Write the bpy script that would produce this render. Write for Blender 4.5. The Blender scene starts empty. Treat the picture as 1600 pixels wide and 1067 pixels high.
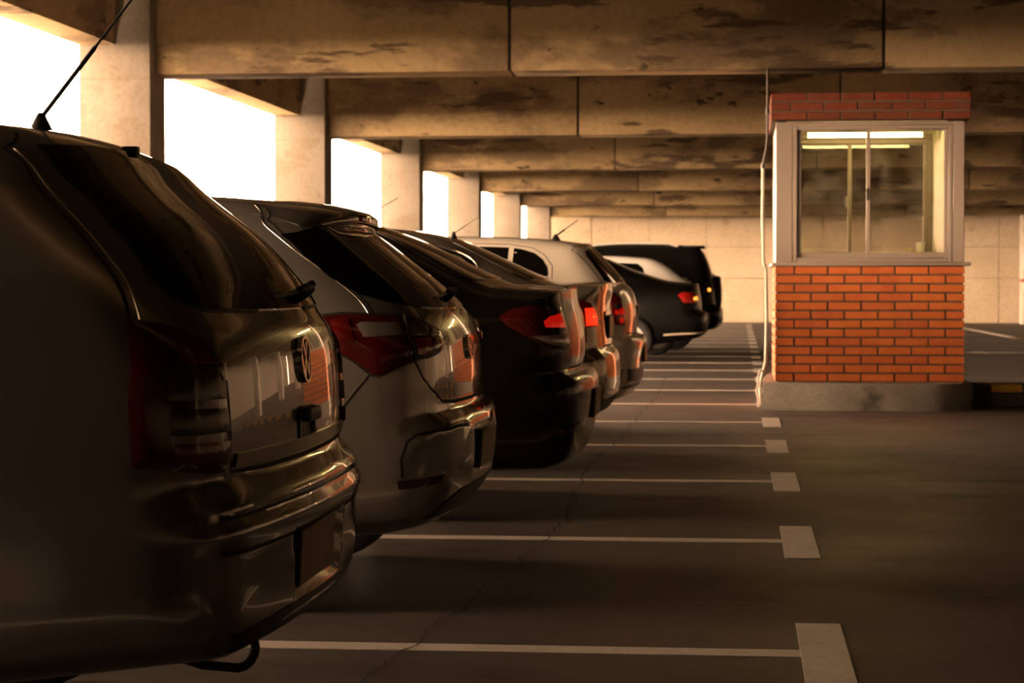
import bpy, bmesh, math, random
import numpy as np
from mathutils import Vector, Matrix
from mathutils.geometry import delaunay_2d_cdt
R = math.radians
scene = bpy.context.scene
COL = scene.collection
random.seed(4)

# ---------------------------------------------------------------- camera (1600 x 1067 frame, 50 mm on a small sensor)
FPX = 3400.0
cam = bpy.data.objects.new('camera', bpy.data.cameras.new('camera'))
COL.objects.link(cam)
cam.data.sensor_width = 23.5
cam.data.lens = 23.5 * FPX / 1600
cam.location = (0, 0, 1.1)
cam.rotation_euler = (R(90) - math.atan(89.5 / FPX), 0, math.atan(355 / FPX))
cam.data.clip_start = .05; cam.data.clip_end = 1500
cam.data.dof.use_dof = True
cam.data.dof.focus_distance = 6.6
cam.data.dof.aperture_fstop = 5.6
scene.camera = cam

# ---------------------------------------------------------------- evening sky, exposure
world = bpy.data.worlds.new('evening_sky'); scene.world = world
world.use_nodes = True
bgn = world.node_tree.nodes['Background']
bgn.inputs[0].default_value = (1.0, .635, .385, 1)
# sunset haze: brightest along the horizon all round, fading smoothly towards the zenith
wn, wk = world.node_tree.nodes, world.node_tree.links
tc = wn.new('ShaderNodeTexCoord'); sx = wn.new('ShaderNodeSeparateXYZ'); wk.new(tc.outputs['Generated'], sx.inputs[0])
def wmath(op, a, b):
    n = wn.new('ShaderNodeMath'); n.operation = op
    for i, v in enumerate((a, b)):
        if isinstance(v, (int, float)): n.inputs[i].default_value = v
        else: wk.new(v, n.inputs[i])
    return n.outputs[0]
el = wmath('MAXIMUM', sx.outputs['Z'], 0.0)
near = wmath('MULTIPLY', wmath('POWER', math.e, wmath('MULTIPLY', el, -1 / .08)), 52.0)
wide = wmath('MULTIPLY', wmath('POWER', math.e, wmath('MULTIPLY', el, -1 / .22)), 24.0)
wk.new(wmath('ADD', wmath('ADD', near, wide), 1.2), bgn.inputs[1])
vs = scene.view_settings
vs.view_transform = 'Standard'; vs.look = 'None'; vs.exposure = 0.3; vs.gamma = 1.0; vs.use_curve_mapping = False
scene.cycles.use_denoising = True
scene.cycles.max_bounces = 8; scene.cycles.diffuse_bounces = 2; scene.cycles.glossy_bounces = 4
scene.cycles.transmission_bounces = 6; scene.cycles.transparent_max_bounces = 12
scene.cycles.sample_clamp_indirect = 6

# ---------------------------------------------------------------- small helpers
def tag(o, label=None, cat=None, group=None, kind=None):
    if label: o['label'] = label
    if cat: o['category'] = cat
    if group: o['group'] = group
    if kind: o['kind'] = kind
    return o

def link(name, me, parent=None, loc=None):
    o = bpy.data.objects.new(name, me); COL.objects.link(o)
    if parent: o.parent = parent
    if loc: o.location = loc
    return o

def mesh(name, verts, faces, m=None, smooth=False):
    me = bpy.data.meshes.new(name)
    me.from_pydata([tuple(map(float, v)) for v in verts], [], [tuple(int(i) for i in f) for f in faces])
    if m: me.materials.append(m)
    if smooth: me.polygons.foreach_set('use_smooth', [True] * len(me.polygons))
    me.update()
    return me

def bm_mesh(name, bm, m=None, smooth=None):
    bmesh.ops.recalc_face_normals(bm, faces=bm.faces)
    me = bpy.data.meshes.new(name); bm.to_mesh(me); bm.free()
    if m: me.materials.append(m)
    if smooth is not None:
        me.polygons.foreach_set('use_smooth', [True] * len(me.polygons))
        me.set_sharp_from_angle(angle=R(smooth))
    return me

def add_box(bm, x0, x1, y0, y1, z0, z1, bev=0, seg=1):
    r = bmesh.ops.create_cube(bm, size=1)
    vs_ = r['verts']
    for v in vs_:
        v.co = Vector(((x0 + x1) / 2 + v.co.x * (x1 - x0), (y0 + y1) / 2 + v.co.y * (y1 - y0), (z0 + z1) / 2 + v.co.z * (z1 - z0)))
    if bev:
        es = list({e for v in vs_ for e in v.link_edges})
        bmesh.ops.bevel(bm, geom=es, offset=bev, segments=seg, affect='EDGES', profile=.6)
    return vs_

def box(name, x0, x1, y0, y1, z0, z1, m, parent=None, bev=0, seg=1):
    bm = bmesh.new(); add_box(bm, x0, x1, y0, y1, z0, z1, bev, seg)
    return link(name, bm_mesh(name, bm, m, 40 if bev else None), parent)

def add_tube(bm, pts, rad, n=8, caps=True):
    P = [Vector(p) for p in pts]; rr = rad if isinstance(rad, (list, tuple)) else [rad] * len(P)
    rings = []; up = None
    for i, p in enumerate(P):
        t = (P[min(i + 1, len(P) - 1)] - P[max(i - 1, 0)]).normalized()
        if up is None: up = Vector((0, 0, 1)) if abs(t.z) < .9 else Vector((1, 0, 0))
        a = t.cross(up).normalized(); b = a.cross(t).normalized(); up = b
        rings.append([bm.verts.new(p + (a * math.cos(2*math.pi*k/n) + b * math.sin(2*math.pi*k/n)) * rr[i]) for k in range(n)])
    for r0, r1 in zip(rings[:-1], rings[1:]):
        for k in range(n): bm.faces.new((r0[k], r0[(k+1) % n], r1[(k+1) % n], r1[k]))
    if caps: bm.faces.new(rings[0][::-1]); bm.faces.new(rings[-1])

def tube(name, pts, rad, m, parent=None, n=8):
    bm = bmesh.new(); add_tube(bm, pts, rad, n)
    return link(name, bm_mesh(name, bm, m, 50), parent)

def add_lathe(bm, prof, n=32, axis='y'):
    """prof: (radius, height) revolved about the axis"""
    rings = []
    for r, h in prof:
        ring = []
        for k in range(n):
            a = 2 * math.pi * k / n; c, s = r * math.cos(a), r * math.sin(a)
            ring.append(bm.verts.new((c, h, s) if axis == 'y' else (c, s, h) if axis == 'z' else (h, c, s)))
        rings.append(ring)
    for a, b in zip(rings[:-1], rings[1:]):
        for k in range(n): bm.faces.new((a[k], a[(k+1) % n], b[(k+1) % n], b[k]))
    if prof[0][0] > 1e-5: bm.faces.new(rings[0])
    if prof[-1][0] > 1e-5: bm.faces.new(rings[-1][::-1])

# ---------------------------------------------------------------- materials
MATS = {}
def mat(name, col, rough=.5, metal=0, coat=0, spec=.5, emit=None, es=0, coat_rough=.03, alpha=None):
    if name in MATS: return MATS[name]
    m = bpy.data.materials.new(name); m.use_nodes = True
    b = m.node_tree.nodes['Principled BSDF']
    b.inputs['Base Color'].default_value = (*col, 1); b.inputs['Roughness'].default_value = rough
    b.inputs['Metallic'].default_value = metal; b.inputs['Coat Weight'].default_value = coat
    b.inputs['Coat Roughness'].default_value = coat_rough
    b.inputs['Specular IOR Level'].default_value = spec
    if emit: b.inputs['Emission Color'].default_value = (*emit, 1); b.inputs['Emission Strength'].default_value = es
    MATS[name] = m
    return m

def noisy(name, c0, c1, scale, rough=.8, bump=.15, detail=6, stain=None, spots=None, rough2=None, stretch=(1, 1, 1), spec=.35):
    """two-tone procedural surface in world position; stain=(colour, scale, threshold, softness, stretch)"""
    if name in MATS: return MATS[name]
    m = bpy.data.materials.new(name); m.use_nodes = True
    nt = m.node_tree; N = nt.nodes; Lk = nt.links; b = N['Principled BSDF']
    b.inputs['Specular IOR Level'].default_value = spec
    geo = N.new('ShaderNodeNewGeometry')
    def nz(sc, det, st=(1, 1, 1), off=0, rg=.55):
        mp = N.new('ShaderNodeMapping'); mp.inputs['Scale'].default_value = st; mp.inputs['Location'].default_value = (off, off * .7, off * 1.3)
        Lk.new(geo.outputs['Position'], mp.inputs[0])
        n = N.new('ShaderNodeTexNoise'); n.inputs['Scale'].default_value = sc; n.inputs['Detail'].default_value = det; n.inputs['Roughness'].default_value = rg
        Lk.new(mp.outputs[0], n.inputs['Vector']); return n
    def ramp(src, a, bb):
        r = N.new('ShaderNodeMapRange'); r.inputs[1].default_value = a; r.inputs[2].default_value = bb; r.interpolation_type = 'SMOOTHSTEP'
        Lk.new(src, r.inputs[0]); return r.outputs[0]
    def mix(fac, a, bb):
        x = N.new('ShaderNodeMix'); x.data_type = 'RGBA'
        Lk.new(fac, x.inputs[0])
        for s, v in ((6, a), (7, bb)):
            if isinstance(v, tuple): x.inputs[s].default_value = (*v, 1)
            else: Lk.new(v, x.inputs[s])
        return x.outputs[2]
    n1 = nz(scale, detail, stretch)
    c = mix(ramp(n1.outputs[0], .3, .7), c0, c1)
    if stain:
        for k, (sc_c, ssc, th, so, st) in enumerate(stain):
            n2 = nz(ssc, 7, st, 3.7 * (k + 1), .62)
            c = mix(ramp(n2.outputs[0], th, th + so), c, sc_c)
    n3 = nz(scale * 14, 3, stretch, 9)
    fine = mix(ramp(n3.outputs[0], .35, .75), (1, 1, 1), (.72, .7, .68))
    mul = N.new('ShaderNodeMix'); mul.data_type = 'RGBA'; mul.blend_type = 'MULTIPLY'; mul.inputs[0].default_value = .6
    Lk.new(c, mul.inputs[6]); Lk.new(fine, mul.inputs[7]); c = mul.outputs[2]
    Lk.new(c, b.inputs['Base Color'])
    if rough2 is None: b.inputs['Roughness'].default_value = rough
    else:
        rr = N.new('ShaderNodeMapRange'); rr.inputs[1].default_value = .35; rr.inputs[2].default_value = .7
        rr.inputs[3].default_value = rough; rr.inputs[4].default_value = rough2
        n4 = nz(scale * .6, 4, stretch, 17); Lk.new(n4.outputs[0], rr.inputs[0]); Lk.new(rr.outputs[0], b.inputs['Roughness'])
    if bump:
        bp = N.new('ShaderNodeBump'); bp.inputs['Strength'].default_value = bump; bp.inputs['Distance'].default_value = .02
        n5 = nz(scale * 6, 5, stretch, 5); Lk.new(n5.outputs[0], bp.inputs['Height']); Lk.new(bp.outputs[0], b.inputs['Normal'])
    MATS[name] = m
    return m

def glass_mat(name, tint, refl_ior=1.5, dirt=0.0):
    """thin pane: clear straight through with a mirror coat by Fresnel"""
    m = bpy.data.materials.new(name); m.use_nodes = True
    nt = m.node_tree; N = nt.nodes; Lk = nt.links; N.remove(N['Principled BSDF'])
    out = N['Material Output']
    tr = N.new('ShaderNodeBsdfTransparent'); tr.inputs[0].default_value = (*tint, 1)
    gl = N.new('ShaderNodeBsdfGlossy'); gl.inputs['Roughness'].default_value = .01
    fr = N.new('ShaderNodeFresnel'); fr.inputs[0].default_value = refl_ior
    mx = N.new('ShaderNodeMixShader'); Lk.new(fr.outputs[0], mx.inputs[0]); Lk.new(tr.outputs[0], mx.inputs[1]); Lk.new(gl.outputs[0], mx.inputs[2])
    last = mx.outputs[0]
    if dirt:
        geo = N.new('ShaderNodeNewGeometry'); nz = N.new('ShaderNodeTexNoise'); nz.inputs['Scale'].default_value = 5; nz.inputs['Detail'].default_value = 6
        Lk.new(geo.outputs['Position'], nz.inputs['Vector'])
        mr = N.new('ShaderNodeMapRange'); mr.inputs[1].default_value = .45; mr.inputs[2].default_value = .8; mr.inputs[4].default_value = dirt
        Lk.new(nz.outputs[0], mr.inputs[0])
        df = N.new('ShaderNodeBsdfDiffuse'); df.inputs[0].default_value = (.6, .58, .5, 1)
        m2 = N.new('ShaderNodeMixShader'); Lk.new(mr.outputs[0], m2.inputs[0]); Lk.new(last, m2.inputs[1]); Lk.new(df.outputs[0], m2.inputs[2]); last = m2.outputs[0]
    Lk.new(last, out.inputs[0])
    MATS[name] = m
    return m

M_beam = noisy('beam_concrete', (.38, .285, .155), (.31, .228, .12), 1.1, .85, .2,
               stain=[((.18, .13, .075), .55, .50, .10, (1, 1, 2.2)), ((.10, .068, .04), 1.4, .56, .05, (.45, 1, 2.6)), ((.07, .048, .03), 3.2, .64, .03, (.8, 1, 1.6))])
M_wall = noisy('wall_concrete', (.58, .49, .37), (.50, .415, .30), 1.0, .88, .2,
               stain=[((.38, .295, .20), .7, .60, .12, (1, 1, 1.6)), ((.26, .19, .12), 2.0, .68, .06, (1, 1, .6))])
M_col = noisy('column_concrete', (.235, .21, .175), (.195, .17, .14), 1.6, .85, .2,
              stain=[((.19, .16, .125), 1.3, .53, .10, (1, 1, 1.3)), ((.12, .095, .07), 4.2, .64, .05, (1, 1, 1))])
M_dim = noisy('bare_dark_concrete', (.15, .125, .095), (.11, .09, .07), .8, .9, .1)
M_joint = mat('dark_joint', (.06, .052, .045), .9)
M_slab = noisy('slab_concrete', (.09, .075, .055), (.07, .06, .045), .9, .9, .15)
M_floor = noisy('floor_concrete', (.135, .112, .104), (.095, .079, .073), 1.3, .46, .10, 8,
                stain=[((.05, .042, .038), .8, .57, .13, (.55, 1.6, 1)), ((.185, .157, .145), 1.7, .63, .14, (.6, 1.8, 1)), ((.035, .031, .028), 6, .69, .05, (.6, 1.5, 1))], rough2=.66)
M_line = noisy('worn_white_paint', (.84, .78, .71), (.74, .68, .61), 3, .55, .1, 7,
               stain=[((.20, .18, .16), 9, .70, .05, (.7, 1.6, 1))])
M_asphalt = noisy('outside_asphalt', (.12, .112, .105), (.15, .14, .13), .4, .9, 0)
M_black = mat('black_plastic', (.012, .012, .012), .45)
M_seam = mat('panel_gap', (.004, .004, .004), .8)
M_tyre = mat('tyre_rubber', (.012, .012, .012), .75)
M_rim = mat('alloy_wheel', (.45, .44, .42), .3, .9)
M_chrome = mat('chrome', (.75, .73, .70), .12, 1)
M_glassd = mat('tinted_glass', (.004, .0035, .003), .035, 0, 0, .17)
M_under = mat('underbody', (.008, .008, .008), .9)
# ---------------------------------------------------------------- car surface maths
def spline(pts, n=7):
    """open/closed outline: Catmull-Rom between points; a third value marks a sharp corner"""
    P = [np.array(p[:2], float) for p in pts]
    S = [len(p) > 2 for p in pts]
    N = len(P); out = []
    for i in range(N):
        a, b = P[i], P[(i + 1) % N]
        p0 = a if S[i] else P[i - 1]
        p3 = b if S[(i + 1) % N] else P[(i + 2) % N]
        d = np.linalg.norm(b - a)
        m0 = (b - p0) * d / max(d + np.linalg.norm(a - p0), 1e-6)
        m1 = (p3 - a) * d / max(d + np.linalg.norm(p3 - b), 1e-6)
        for k in range(n):
            t = k / n; t2 = t * t; t3 = t2 * t
            out.append((2*t3-3*t2+1)*a + (t3-2*t2+t)*m0 + (3*t2-2*t3)*b + (t3-t2)*m1)
    return np.array(out)

def poly_sdf(poly, x, y):
    x = np.asarray(x, float).ravel(); y = np.asarray(y, float).ravel()
    a = poly; b = np.roll(poly, -1, axis=0)
    res = np.empty(len(x)); CH = 6000
    e = b - a; el = (e ** 2).sum(1) + 1e-12
    for s in range(0, len(x), CH):
        px = x[s:s+CH, None]; py = y[s:s+CH, None]
        wx = px - a[:, 0]; wy = py - a[:, 1]
        t = np.clip((wx * e[:, 0] + wy * e[:, 1]) / el, 0, 1)
        dx = wx - t * e[:, 0]; dy = wy - t * e[:, 1]
        d = np.sqrt((dx * dx + dy * dy).min(1))
        c1 = (a[:, 1] <= py) != (b[:, 1] <= py)
        with np.errstate(divide='ignore', invalid='ignore'):
            xi = a[:, 0] + (py - a[:, 1]) / e[:, 1] * e[:, 0]
        ins = ((c1 & (px < xi)).sum(1) % 2) == 1
        res[s:s+CH] = np.where(ins, -d, d)
    return res

def sstep(a, b, x):
    t = np.clip((x - a) / (b - a), 0, 1)
    return t * t * (3 - 2 * t)

class CarShape:
    def __init__(self, sp):
        self.sp = sp
        self.poly = spline(sp['prof'])
        self.L = self.poly[:, 0].max(); self.zt = self.poly[:, 1].max()
        zs = spline(sp['sect'] + [(9, sp['sect'][-1][1])], 6)[: 6 * len(sp['sect'])]
        o = np.argsort(zs[:, 0]); self.wz = zs[o, 0]; self.ww = zs[o, 1]
        self.W = self.ww.max()
        self.h = .006
        self.u0 = -.3; self.z0 = -.1
        nu = int((self.L + .6) / self.h); nz = int((self.zt + .5) / self.h)
        U, Z = np.meshgrid(self.u0 + np.arange(nu) * self.h, self.z0 + np.arange(nz) * self.h, indexing='ij')
        self.grid = None; self.gs = (U, Z)
        self.dents = [(np.array(d[0], float), d[1], d[2]) for d in sp.get('dents', [])]
    def dside(self, u, z, exact):
        if exact: return poly_sdf(self.poly, u, z)
        if self.grid is None:
            U, Z = self.gs
            self.grid = poly_sdf(self.poly, U, Z).reshape(U.shape)
        g = self.grid
        a = np.clip((u - self.u0) / self.h, 0, g.shape[0] - 1.001); b = np.clip((z - self.z0) / self.h, 0, g.shape[1] - 1.001)
        i = a.astype(int); j = b.astype(int); fa = a - i; fb = b - j
        return (g[i, j]*(1-fa)*(1-fb) + g[i+1, j]*fa*(1-fb) + g[i, j+1]*(1-fa)*fb + g[i+1, j+1]*fa*fb)
    def f(self, p, exact=False):
        sp = self.sp; u, y, z = p[:, 0], np.abs(p[:, 1]), p[:, 2]
        L = self.L
        rear = 1 - sstep(.2, 1.5, u); front = sstep(L - 1.5, L - .2, u)
        b2 = sp.get('bow', .08); b4 = sp.get('bow4', .05); bf = sp.get('bowf', .22)
        bow = (b2 * y**2 + b4 * y**4 * 2) * rear - bf * y**2 * front
        crown = sp.get('crown', .05) * y**2 * sstep(.7, 1.1, z)
        ds = self.dside(u - bow, z + crown, exact)
        w = np.interp(z, self.wz, self.ww)
        ur = sp.get('tr', (1.1, .05)); uf = sp.get('tf', (1.2, .07))
        w = w * (1 - ur[1] * np.clip((ur[0] - u) / ur[0], 0, 1.2)**2 - uf[1] * np.clip((u - L + uf[0]) / uf[0], 0, 1.2)**2)
        for zc, hw, amt in sp.get('ribs', []):
            w = w + amt * np.exp(-((z - zc) / hw)**4) * (1 - sstep(.35, .75, u))
        dw = y - w
        k = sp.get('k', .14)
        hh = np.maximum(k - np.abs(ds - dw), 0) / k
        r = np.maximum(ds, dw) + hh * hh * k * .25
        for poly, dep, soft in self.dents:
            m = (u < 1.0)
            if m.any():
                d = poly_sdf(poly, y[m], z[m])
                r[m] += dep * sstep(soft, -soft, d) * (1 - sstep(.3, .6, u[m]))
        return r
    def normal(self, p):
        e = .010; n = np.zeros_like(p)
        for i in range(3):
            q = p.copy(); q[:, i] += e; r = p.copy(); r[:, i] -= e
            n[:, i] = self.f(q) - self.f(r)
        return n / (np.linalg.norm(n, axis=1)[:, None] + 1e-9)
    def hit(self, o, d, t0, t1, steps=28):
        """first crossing from outside to inside along o + t d"""
        n = len(o); lo = np.full(n, np.nan); hi = np.full(n, np.nan)
        prev = self.f(o + d * t0)
        done = np.zeros(n, bool)
        ts = np.linspace(t0, t1, steps)
        for a, b in zip(ts[:-1], ts[1:]):
            cur = self.f(o + d * b)
            m = (~done) & (prev > 0) & (cur <= 0)
            lo[m] = a; hi[m] = b; done |= m; prev = cur
        miss = ~done
        lo[miss] = t0; hi[miss] = t1
        for i in range(14):
            mid = (lo + hi) / 2
            v = self.f(o + d * mid[:, None])
            lo = np.where(v > 0, mid, lo); hi = np.where(v > 0, hi, mid)
        return o + d * self.polish(o, d, (lo + hi) / 2)[:, None], done
    def polish(self, o, d, t):
        """two secant steps on the exact surface"""
        for k in range(2):
            a = self.f(o + d * t[:, None], True)
            g = (self.f(o + d * (t + .004)[:, None]) - self.f(o + d * (t - .004)[:, None])) / .008
            g = np.where(np.abs(g) < .15, np.sign(g) * .15 + 1e-9, g)
            t = t - np.clip(a / g, -.004, .004)
        return t
# ---------------------------------------------------------------- outlines of the eight cars (u forward from the rear bumper, z up)
CAR = {}
CAR['wagon'] = dict(lod=2, X=-.975, Y=5.08, k=.15, bow=.06, bow4=.03,
    prof=[(.12,.31,1),(.05,.325),(.016,.38),(.008,.46),(.006,.54),(-.006,.572),(-.006,.60),(.008,.618),(.004,.635),(.012,.652,1),(.05,.695,1),
          (.047,.73),(.048,.80),(.054,.90),(.060,.95),(.075,1.0),(.1,1.04),(.1365,1.1),(.21,1.189),(.27,1.246),(.33,1.292),(.406,1.352),(.464,1.405),
          (.53,1.438),(.60,1.456),(.75,1.472),(1.2,1.49),(1.8,1.485),(2.3,1.445),(2.5,1.41),(2.9,1.19),(3.25,.99),(3.6,.93),(4.0,.83),(4.12,.72),(4.15,.55),(4.13,.35),(4.0,.22,1),(3.3,.2),(.7,.24,1)],
    sect=[(.1,.74),(.25,.79),(.4,.815),(.6,.825),(.8,.822),(.95,.805),(1.05,.785),(1.2,.72),(1.35,.65),(1.5,.58),(1.7,.5)],
    ribs=[(.50,.14,.018)], dents=[([(-.1,.545),(.30,.545),(.27,.40),(-.1,.40)],.022,.008)], wheels=(.95,3.42), rw=.295)
CAR['hatch'] = dict(lod=2, X=-.922, Y=7.92, k=.16, bow=.06, bow4=.025,
    prof=[(.25,.25,1),(.1,.29),(.03,.37),(.003,.45),(-.004,.55),(.0,.61),(.015,.64),(.055,.668,1),(.058,.70),(.06,.80),(.075,.92),(.11,1.0),(.15,1.045),(.194,1.09),
          (.25,1.135),(.316,1.185),(.376,1.23),(.45,1.285),(.53,1.335),(.62,1.375),(.735,1.402),(.97,1.42),(1.4,1.445),(1.9,1.445),(2.2,1.41),(2.65,1.2),(3.0,1.0),(3.4,.94),(3.72,.82),(3.86,.68),(3.9,.5),(3.87,.32),(3.7,.22,1),(3.0,.2),(.8,.22,1)],
    sect=[(.1,.74),(.25,.79),(.45,.835),(.65,.842),(.85,.835),(.97,.815),(1.1,.765),(1.25,.69),(1.38,.62),(1.5,.56),(1.7,.5)],
    wheels=(.72,3.2), rw=.30,
    dents=[([(.45,.612),(.63,.606),(.75,.588),(.78,.54),(.785,.46),(.62,.462),(.56,.47),(.50,.54)],.006,.03),([(-.1,.60),(.31,.60),(.29,.425),(-.1,.425)],.008,.03)])
CAR['black_sedan'] = dict(X=-.712, Y=10.76, k=.15, bow=.065, bow4=.03,
    prof=[(.16,.235,1),(.06,.28),(.015,.38),(.0,.48),(-.008,.59),(.0,.64),(.02,.668),(.078,.69,1),(.066,.74),(.063,.80),(.066,.86),(.085,.96),(.10,1.03),(.105,1.085,1),(.3,1.096),(.43,1.108),
          (.60,1.178),(.735,1.245),(.885,1.315),(1.02,1.365),(1.11,1.395),(1.3,1.425),(1.7,1.45),(2.1,1.44),(2.35,1.40),(2.8,1.2),(3.15,1.0),(3.6,.94),(3.95,.82),(4.1,.68),(4.13,.5),(4.1,.32),(3.95,.22,1),(3.2,.2),(.8,.22,1)],
    sect=[(.1,.74),(.25,.79),(.45,.835),(.65,.842),(.85,.838),(1.0,.815),(1.1,.765),(1.25,.69),(1.38,.62),(1.5,.56),(1.7,.5)],
    wheels=(.88,3.4), rw=.30)
CAR['silver_sedan'] = dict(X=-.742, Y=13.5, k=.15, bow=.065, bow4=.03,
    prof=[(.25,.27,1),(.08,.33),(.015,.42),(.0,.5),(0,.6),(.015,.68),(.05,.72,1),(.058,.80),(.065,.9),(.062,1.0),(.05,1.07),(.05,1.11,1),(.2,1.112),(.40,1.122),(.69,1.24),(.87,1.32),(1.04,1.388),(1.24,1.43),(1.41,1.448),
          (1.9,1.455),(2.2,1.435),(2.45,1.39),(2.9,1.18),(3.25,.98),(3.7,.92),(4.05,.81),(4.18,.68),(4.2,.5),(4.18,.32),(4.05,.22,1),(3.2,.2),(.8,.22,1)],
    sect=[(.1,.74),(.25,.79),(.45,.83),(.65,.838),(.85,.834),(1.0,.81),(1.1,.765),(1.25,.69),(1.38,.62),(1.5,.56),(1.7,.5)],
    wheels=(.9,3.45), rw=.30)
CAR['cream_hatch'] = dict(X=-.69, Y=16.1, k=.13, bow=.07, bow4=.05,
    prof=[(.25,.25,1),(.1,.30),(.03,.40),(.02,.5),(.012,.58),(-.005,.66),(.0,.70),(.02,.72),(.068,.735,1),(.068,.76),(.06,.86),(.063,.93),(.076,.993),(.105,1.06),(.154,1.107),(.22,1.188),(.29,1.265),(.36,1.337),(.42,1.388),
          (.52,1.41),(.7,1.43),(1.0,1.448),(1.4,1.455),(1.9,1.445),(2.2,1.41),(2.65,1.2),(3.0,1.0),(3.4,.94),(3.7,.82),(3.82,.68),(3.85,.5),(3.82,.32),(3.7,.22,1),(3.0,.2),(.8,.22,1)],
    sect=[(.1,.74),(.25,.79),(.45,.82),(.65,.83),(.85,.825),(1.0,.80),(1.1,.765),(1.25,.70),(1.38,.64),(1.5,.58),(1.7,.5)],
    wheels=(.72,3.15), rw=.29)
CAR['dark_sedan'] = dict(X=-.45, Y=31.9, k=.16, bow=.09, bow4=.06, lod=1,
    prof=[(.3,.28,1),(.1,.34),(.02,.42),(.0,.52),(.0,.64),(.03,.70),(.1,.73,1),(.095,.80),(.105,.9),(.13,1.02),(.145,1.11,1),(.35,1.125),(.60,1.152),(.75,1.195),(.90,1.25),(1.11,1.315),(1.3,1.40),(1.56,1.495),
          (1.9,1.515),(2.3,1.485),(2.55,1.43),(3.0,1.2),(3.35,1.0),(3.8,.94),(4.2,.82),(4.4,.68),(4.43,.5),(4.4,.32),(4.25,.22,1),(3.4,.2),(.9,.22,1)],
    sect=[(.1,.76),(.25,.81),(.45,.86),(.65,.87),(.85,.865),(1.0,.84),(1.1,.79),(1.25,.72),(1.38,.65),(1.5,.58),(1.7,.5)],
    wheels=(1.10,3.65), rw=.315)
CAR['white_hatch'] = dict(X=-.62, Y=34.5, k=.14, bow=.07, bow4=.05, lod=1,
    prof=[(.25,.25,1),(.1,.30),(.02,.40),(.0,.5),(.0,.64),(.02,.70),(.06,.73),(.065,.9),(.09,1.04),(.16,1.17),(.3,1.27),(.45,1.37),(.62,1.455),(.75,1.505),(1.0,1.53),(1.4,1.55),(1.9,1.53),(2.15,1.45),(2.6,1.22),(2.95,1.02),
          (3.3,.95),(3.5,.82),(3.62,.68),(3.65,.5),(3.62,.32),(3.5,.22,1),(3.0,.2),(.8,.22,1)],
    sect=[(.1,.74),(.25,.78),(.45,.81),(.65,.815),(.85,.81),(1.0,.79),(1.1,.75),(1.25,.70),(1.38,.65),(1.5,.59),(1.7,.5)],
    wheels=(.66,3.0), rw=.29)
CAR['suv'] = dict(X=-.27, Y=37.1, k=.15, bow=.08, bow4=.05, lod=1,
    prof=[(.35,.32,1),(.1,.36),(.01,.46),(.0,.55),(.01,.68),(.05,.73),(.10,.76,1),(.11,.85),(.12,1.0),(.145,1.12),(.185,1.28),(.25,1.47),(.33,1.63),(.41,1.71),(.6,1.75),(1.1,1.775),(1.8,1.775),(2.2,1.74),(2.4,1.67),(2.85,1.4),(3.15,1.2),
          (3.6,1.13),(4.0,1.02),(4.17,.86),(4.2,.62),(4.17,.42),(4.0,.32,1),(3.2,.28),(.9,.28,1)],
    sect=[(.1,.76),(.3,.82),(.5,.86),(.7,.87),(.95,.865),(1.1,.84),(1.2,.81),(1.4,.75),(1.6,.69),(1.75,.63),(1.95,.55)],
    wheels=(.82,3.35), rw=.34)
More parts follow.
